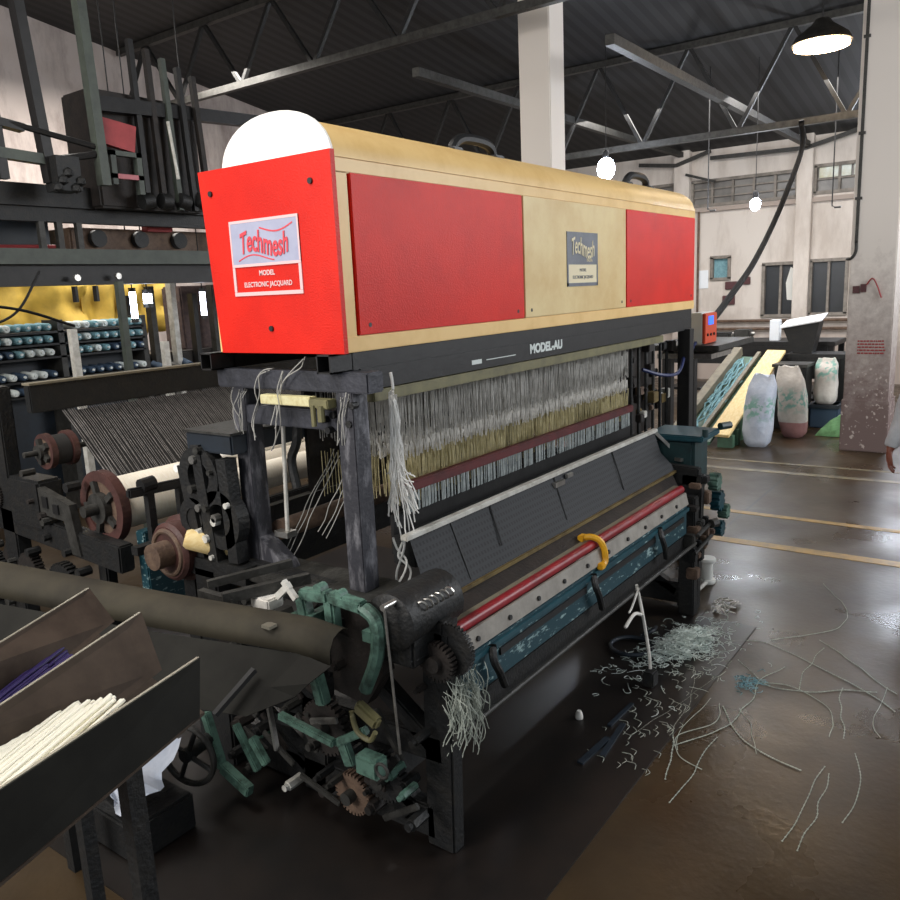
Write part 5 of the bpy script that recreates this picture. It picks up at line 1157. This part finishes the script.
limb(body, [Wd(-.105, 0, 1.675, .009), Wd(-.122, 0, 1.655, .012), Wd(-.128, 0, 1.638, .017), Wd(-.108, 0, 1.63, .014)], 8)
for s_ in (1, -1):
    body.ball(Wd(0, s_*.084, 1.65), .024, 2, (.75, .4, 1.25))
    limb(body, [Wd(*p, r) for p, r in zip(ARM[s_], (.055, .05, .041, .036, .027))])
    limb(body, [Wd(*p, r) for p, r in zip(LEG[s_], (.085, .078, .056, .05, .036))])
    wx, wy, wz = ARM[s_][-1]
    limb(body, [Wd(wx, wy, wz+.03, .026, .024), Wd(wx-.004, wy+.004*s_, wz-.03, .036, .019), Wd(wx-.006, wy+.003*s_, wz-.075, .04, .016), Wd(wx-.006, wy, wz-.09, .034, .012)], 12)
    for dx, l in ((-.036, .070), (-.013, .080), (.010, .075), (.031, .060)):
        bx, by, bz = wx-.006+dx*.95, wy+.001*s_, wz-.075
        limb(body, [Wd(bx, by, bz, .0098), Wd(bx+dx*.1, by-.004*s_, bz-l*.45, .0092), Wd(bx+dx*.12, by-.016*s_, bz-l*.78, .0085), Wd(bx+dx*.1, by-.034*s_, bz-l*1.0, .0072)], 8)
    limb(body, [Wd(wx-.02, wy, wz-.02, .014), Wd(wx-.05, wy-.008*s_, wz-.045, .0125), Wd(wx-.060, wy-.016*s_, wz-.075, .0105), Wd(wx-.055, wy-.022*s_, wz-.10, .0085)], 8)
bo = build('body', fuse(body, .0048, 2), 'skin', per, True)
for s_ in (1, -1):
    e = build('eye', MB().ball(Wd(-.098, s_*.032, 1.672), .0125, 2), 'grey_white', bo, True); build('eyebrow', MB().beam(Wd(-.107, s_*.018, 1.694), Wd(-.098, s_*.05, 1.695), .008, .007), 'hair', bo)
    build('pupil', MB().ball(Wd(-.1085, s_*.032, 1.672), .0055, 2, (.5, 1, 1)), 'hair', bo, True)
build('mouth', MB().ball(Wd(-.108, 0, 1.598), .018, 2, (.4, 1.3, .3)), 'maroon', bo, True)
hair = MB().ball(Wd(.004, 0, 1.69), .108, 4, (1.02, .86, 1.0)); bmesh.ops.delete(hair.b, geom=[v for v in hair.b.verts if v.co.z < 1.635 or (v.co.x < PX-.05 and v.co.z < 1.735)], context='VERTS')
h = build('hair', hair, 'hair', per, True); solid(h, .012, 1)
sh = MB(); limb(sh, [Wd(0, 0, .79, .142, .212), Wd(0, 0, .9, .136, .205), Wd(0, 0, 1.1, .112, .162), Wd(0, 0, 1.28, .125, .185), Wd(0, 0, 1.40, .105, .175), Wd(0, 0, 1.46, .078, .10), Wd(0, 0, 1.51, .066, .068)], 24)
for s_ in (1, -1): limb(sh, [Wd(*p, r) for p, r in zip([(0, .12*s_, 1.40)]+list(ARM[s_][:-1])+[tuple(V(ARM[s_][-1]).lerp(V(ARM[s_][-2]), .12))], (.07, .074, .068, .057, .05, .041))])
sh = fuse(sh, .009, 5)
for v in sh.b.verts: v.co += .010*V((noise.noise(v.co*13), noise.noise(v.co*13+V((4, 0, 0))), 0))
build('shirt', sh, 'shirt_grey', per, True)
tr = MB(); limb(tr, [Wd(0, 0, .86, .112, .165), Wd(0, 0, .93, .115, .165), Wd(0, 0, 1.0, .105, .155)], 20)
for s_ in (1, -1): limb(tr, [Wd(*p, r) for p, r in zip(LEG[s_], (.105, .098, .076, .068, .062))])
build('trousers', fuse(tr, .010, 4), 'trousers', per, True)
for s_ in (1, -1):
    x0, y0, _ = LEG[s_][-1]; mb = MB(); limb(mb, [Wd(x0+.05, y0, .05, .03, .03), Wd(x0+.03, y0, .055, .05, .042), Wd(x0-.05, y0+.004*s_, .045, .05, .045), Wd(x0-.14, y0+.012*s_, .032, .036, .046), Wd(x0-.20, y0+.015*s_, .025, .02, .032)], 16); mb.ball(Wd(x0+.01, y0, .085), .05, 2, (1.1, .95, .8))
    for v in mb.b.verts: v.co.z = max(.0, v.co.z)
    build('shoe', mb, 'shoe', per, True)
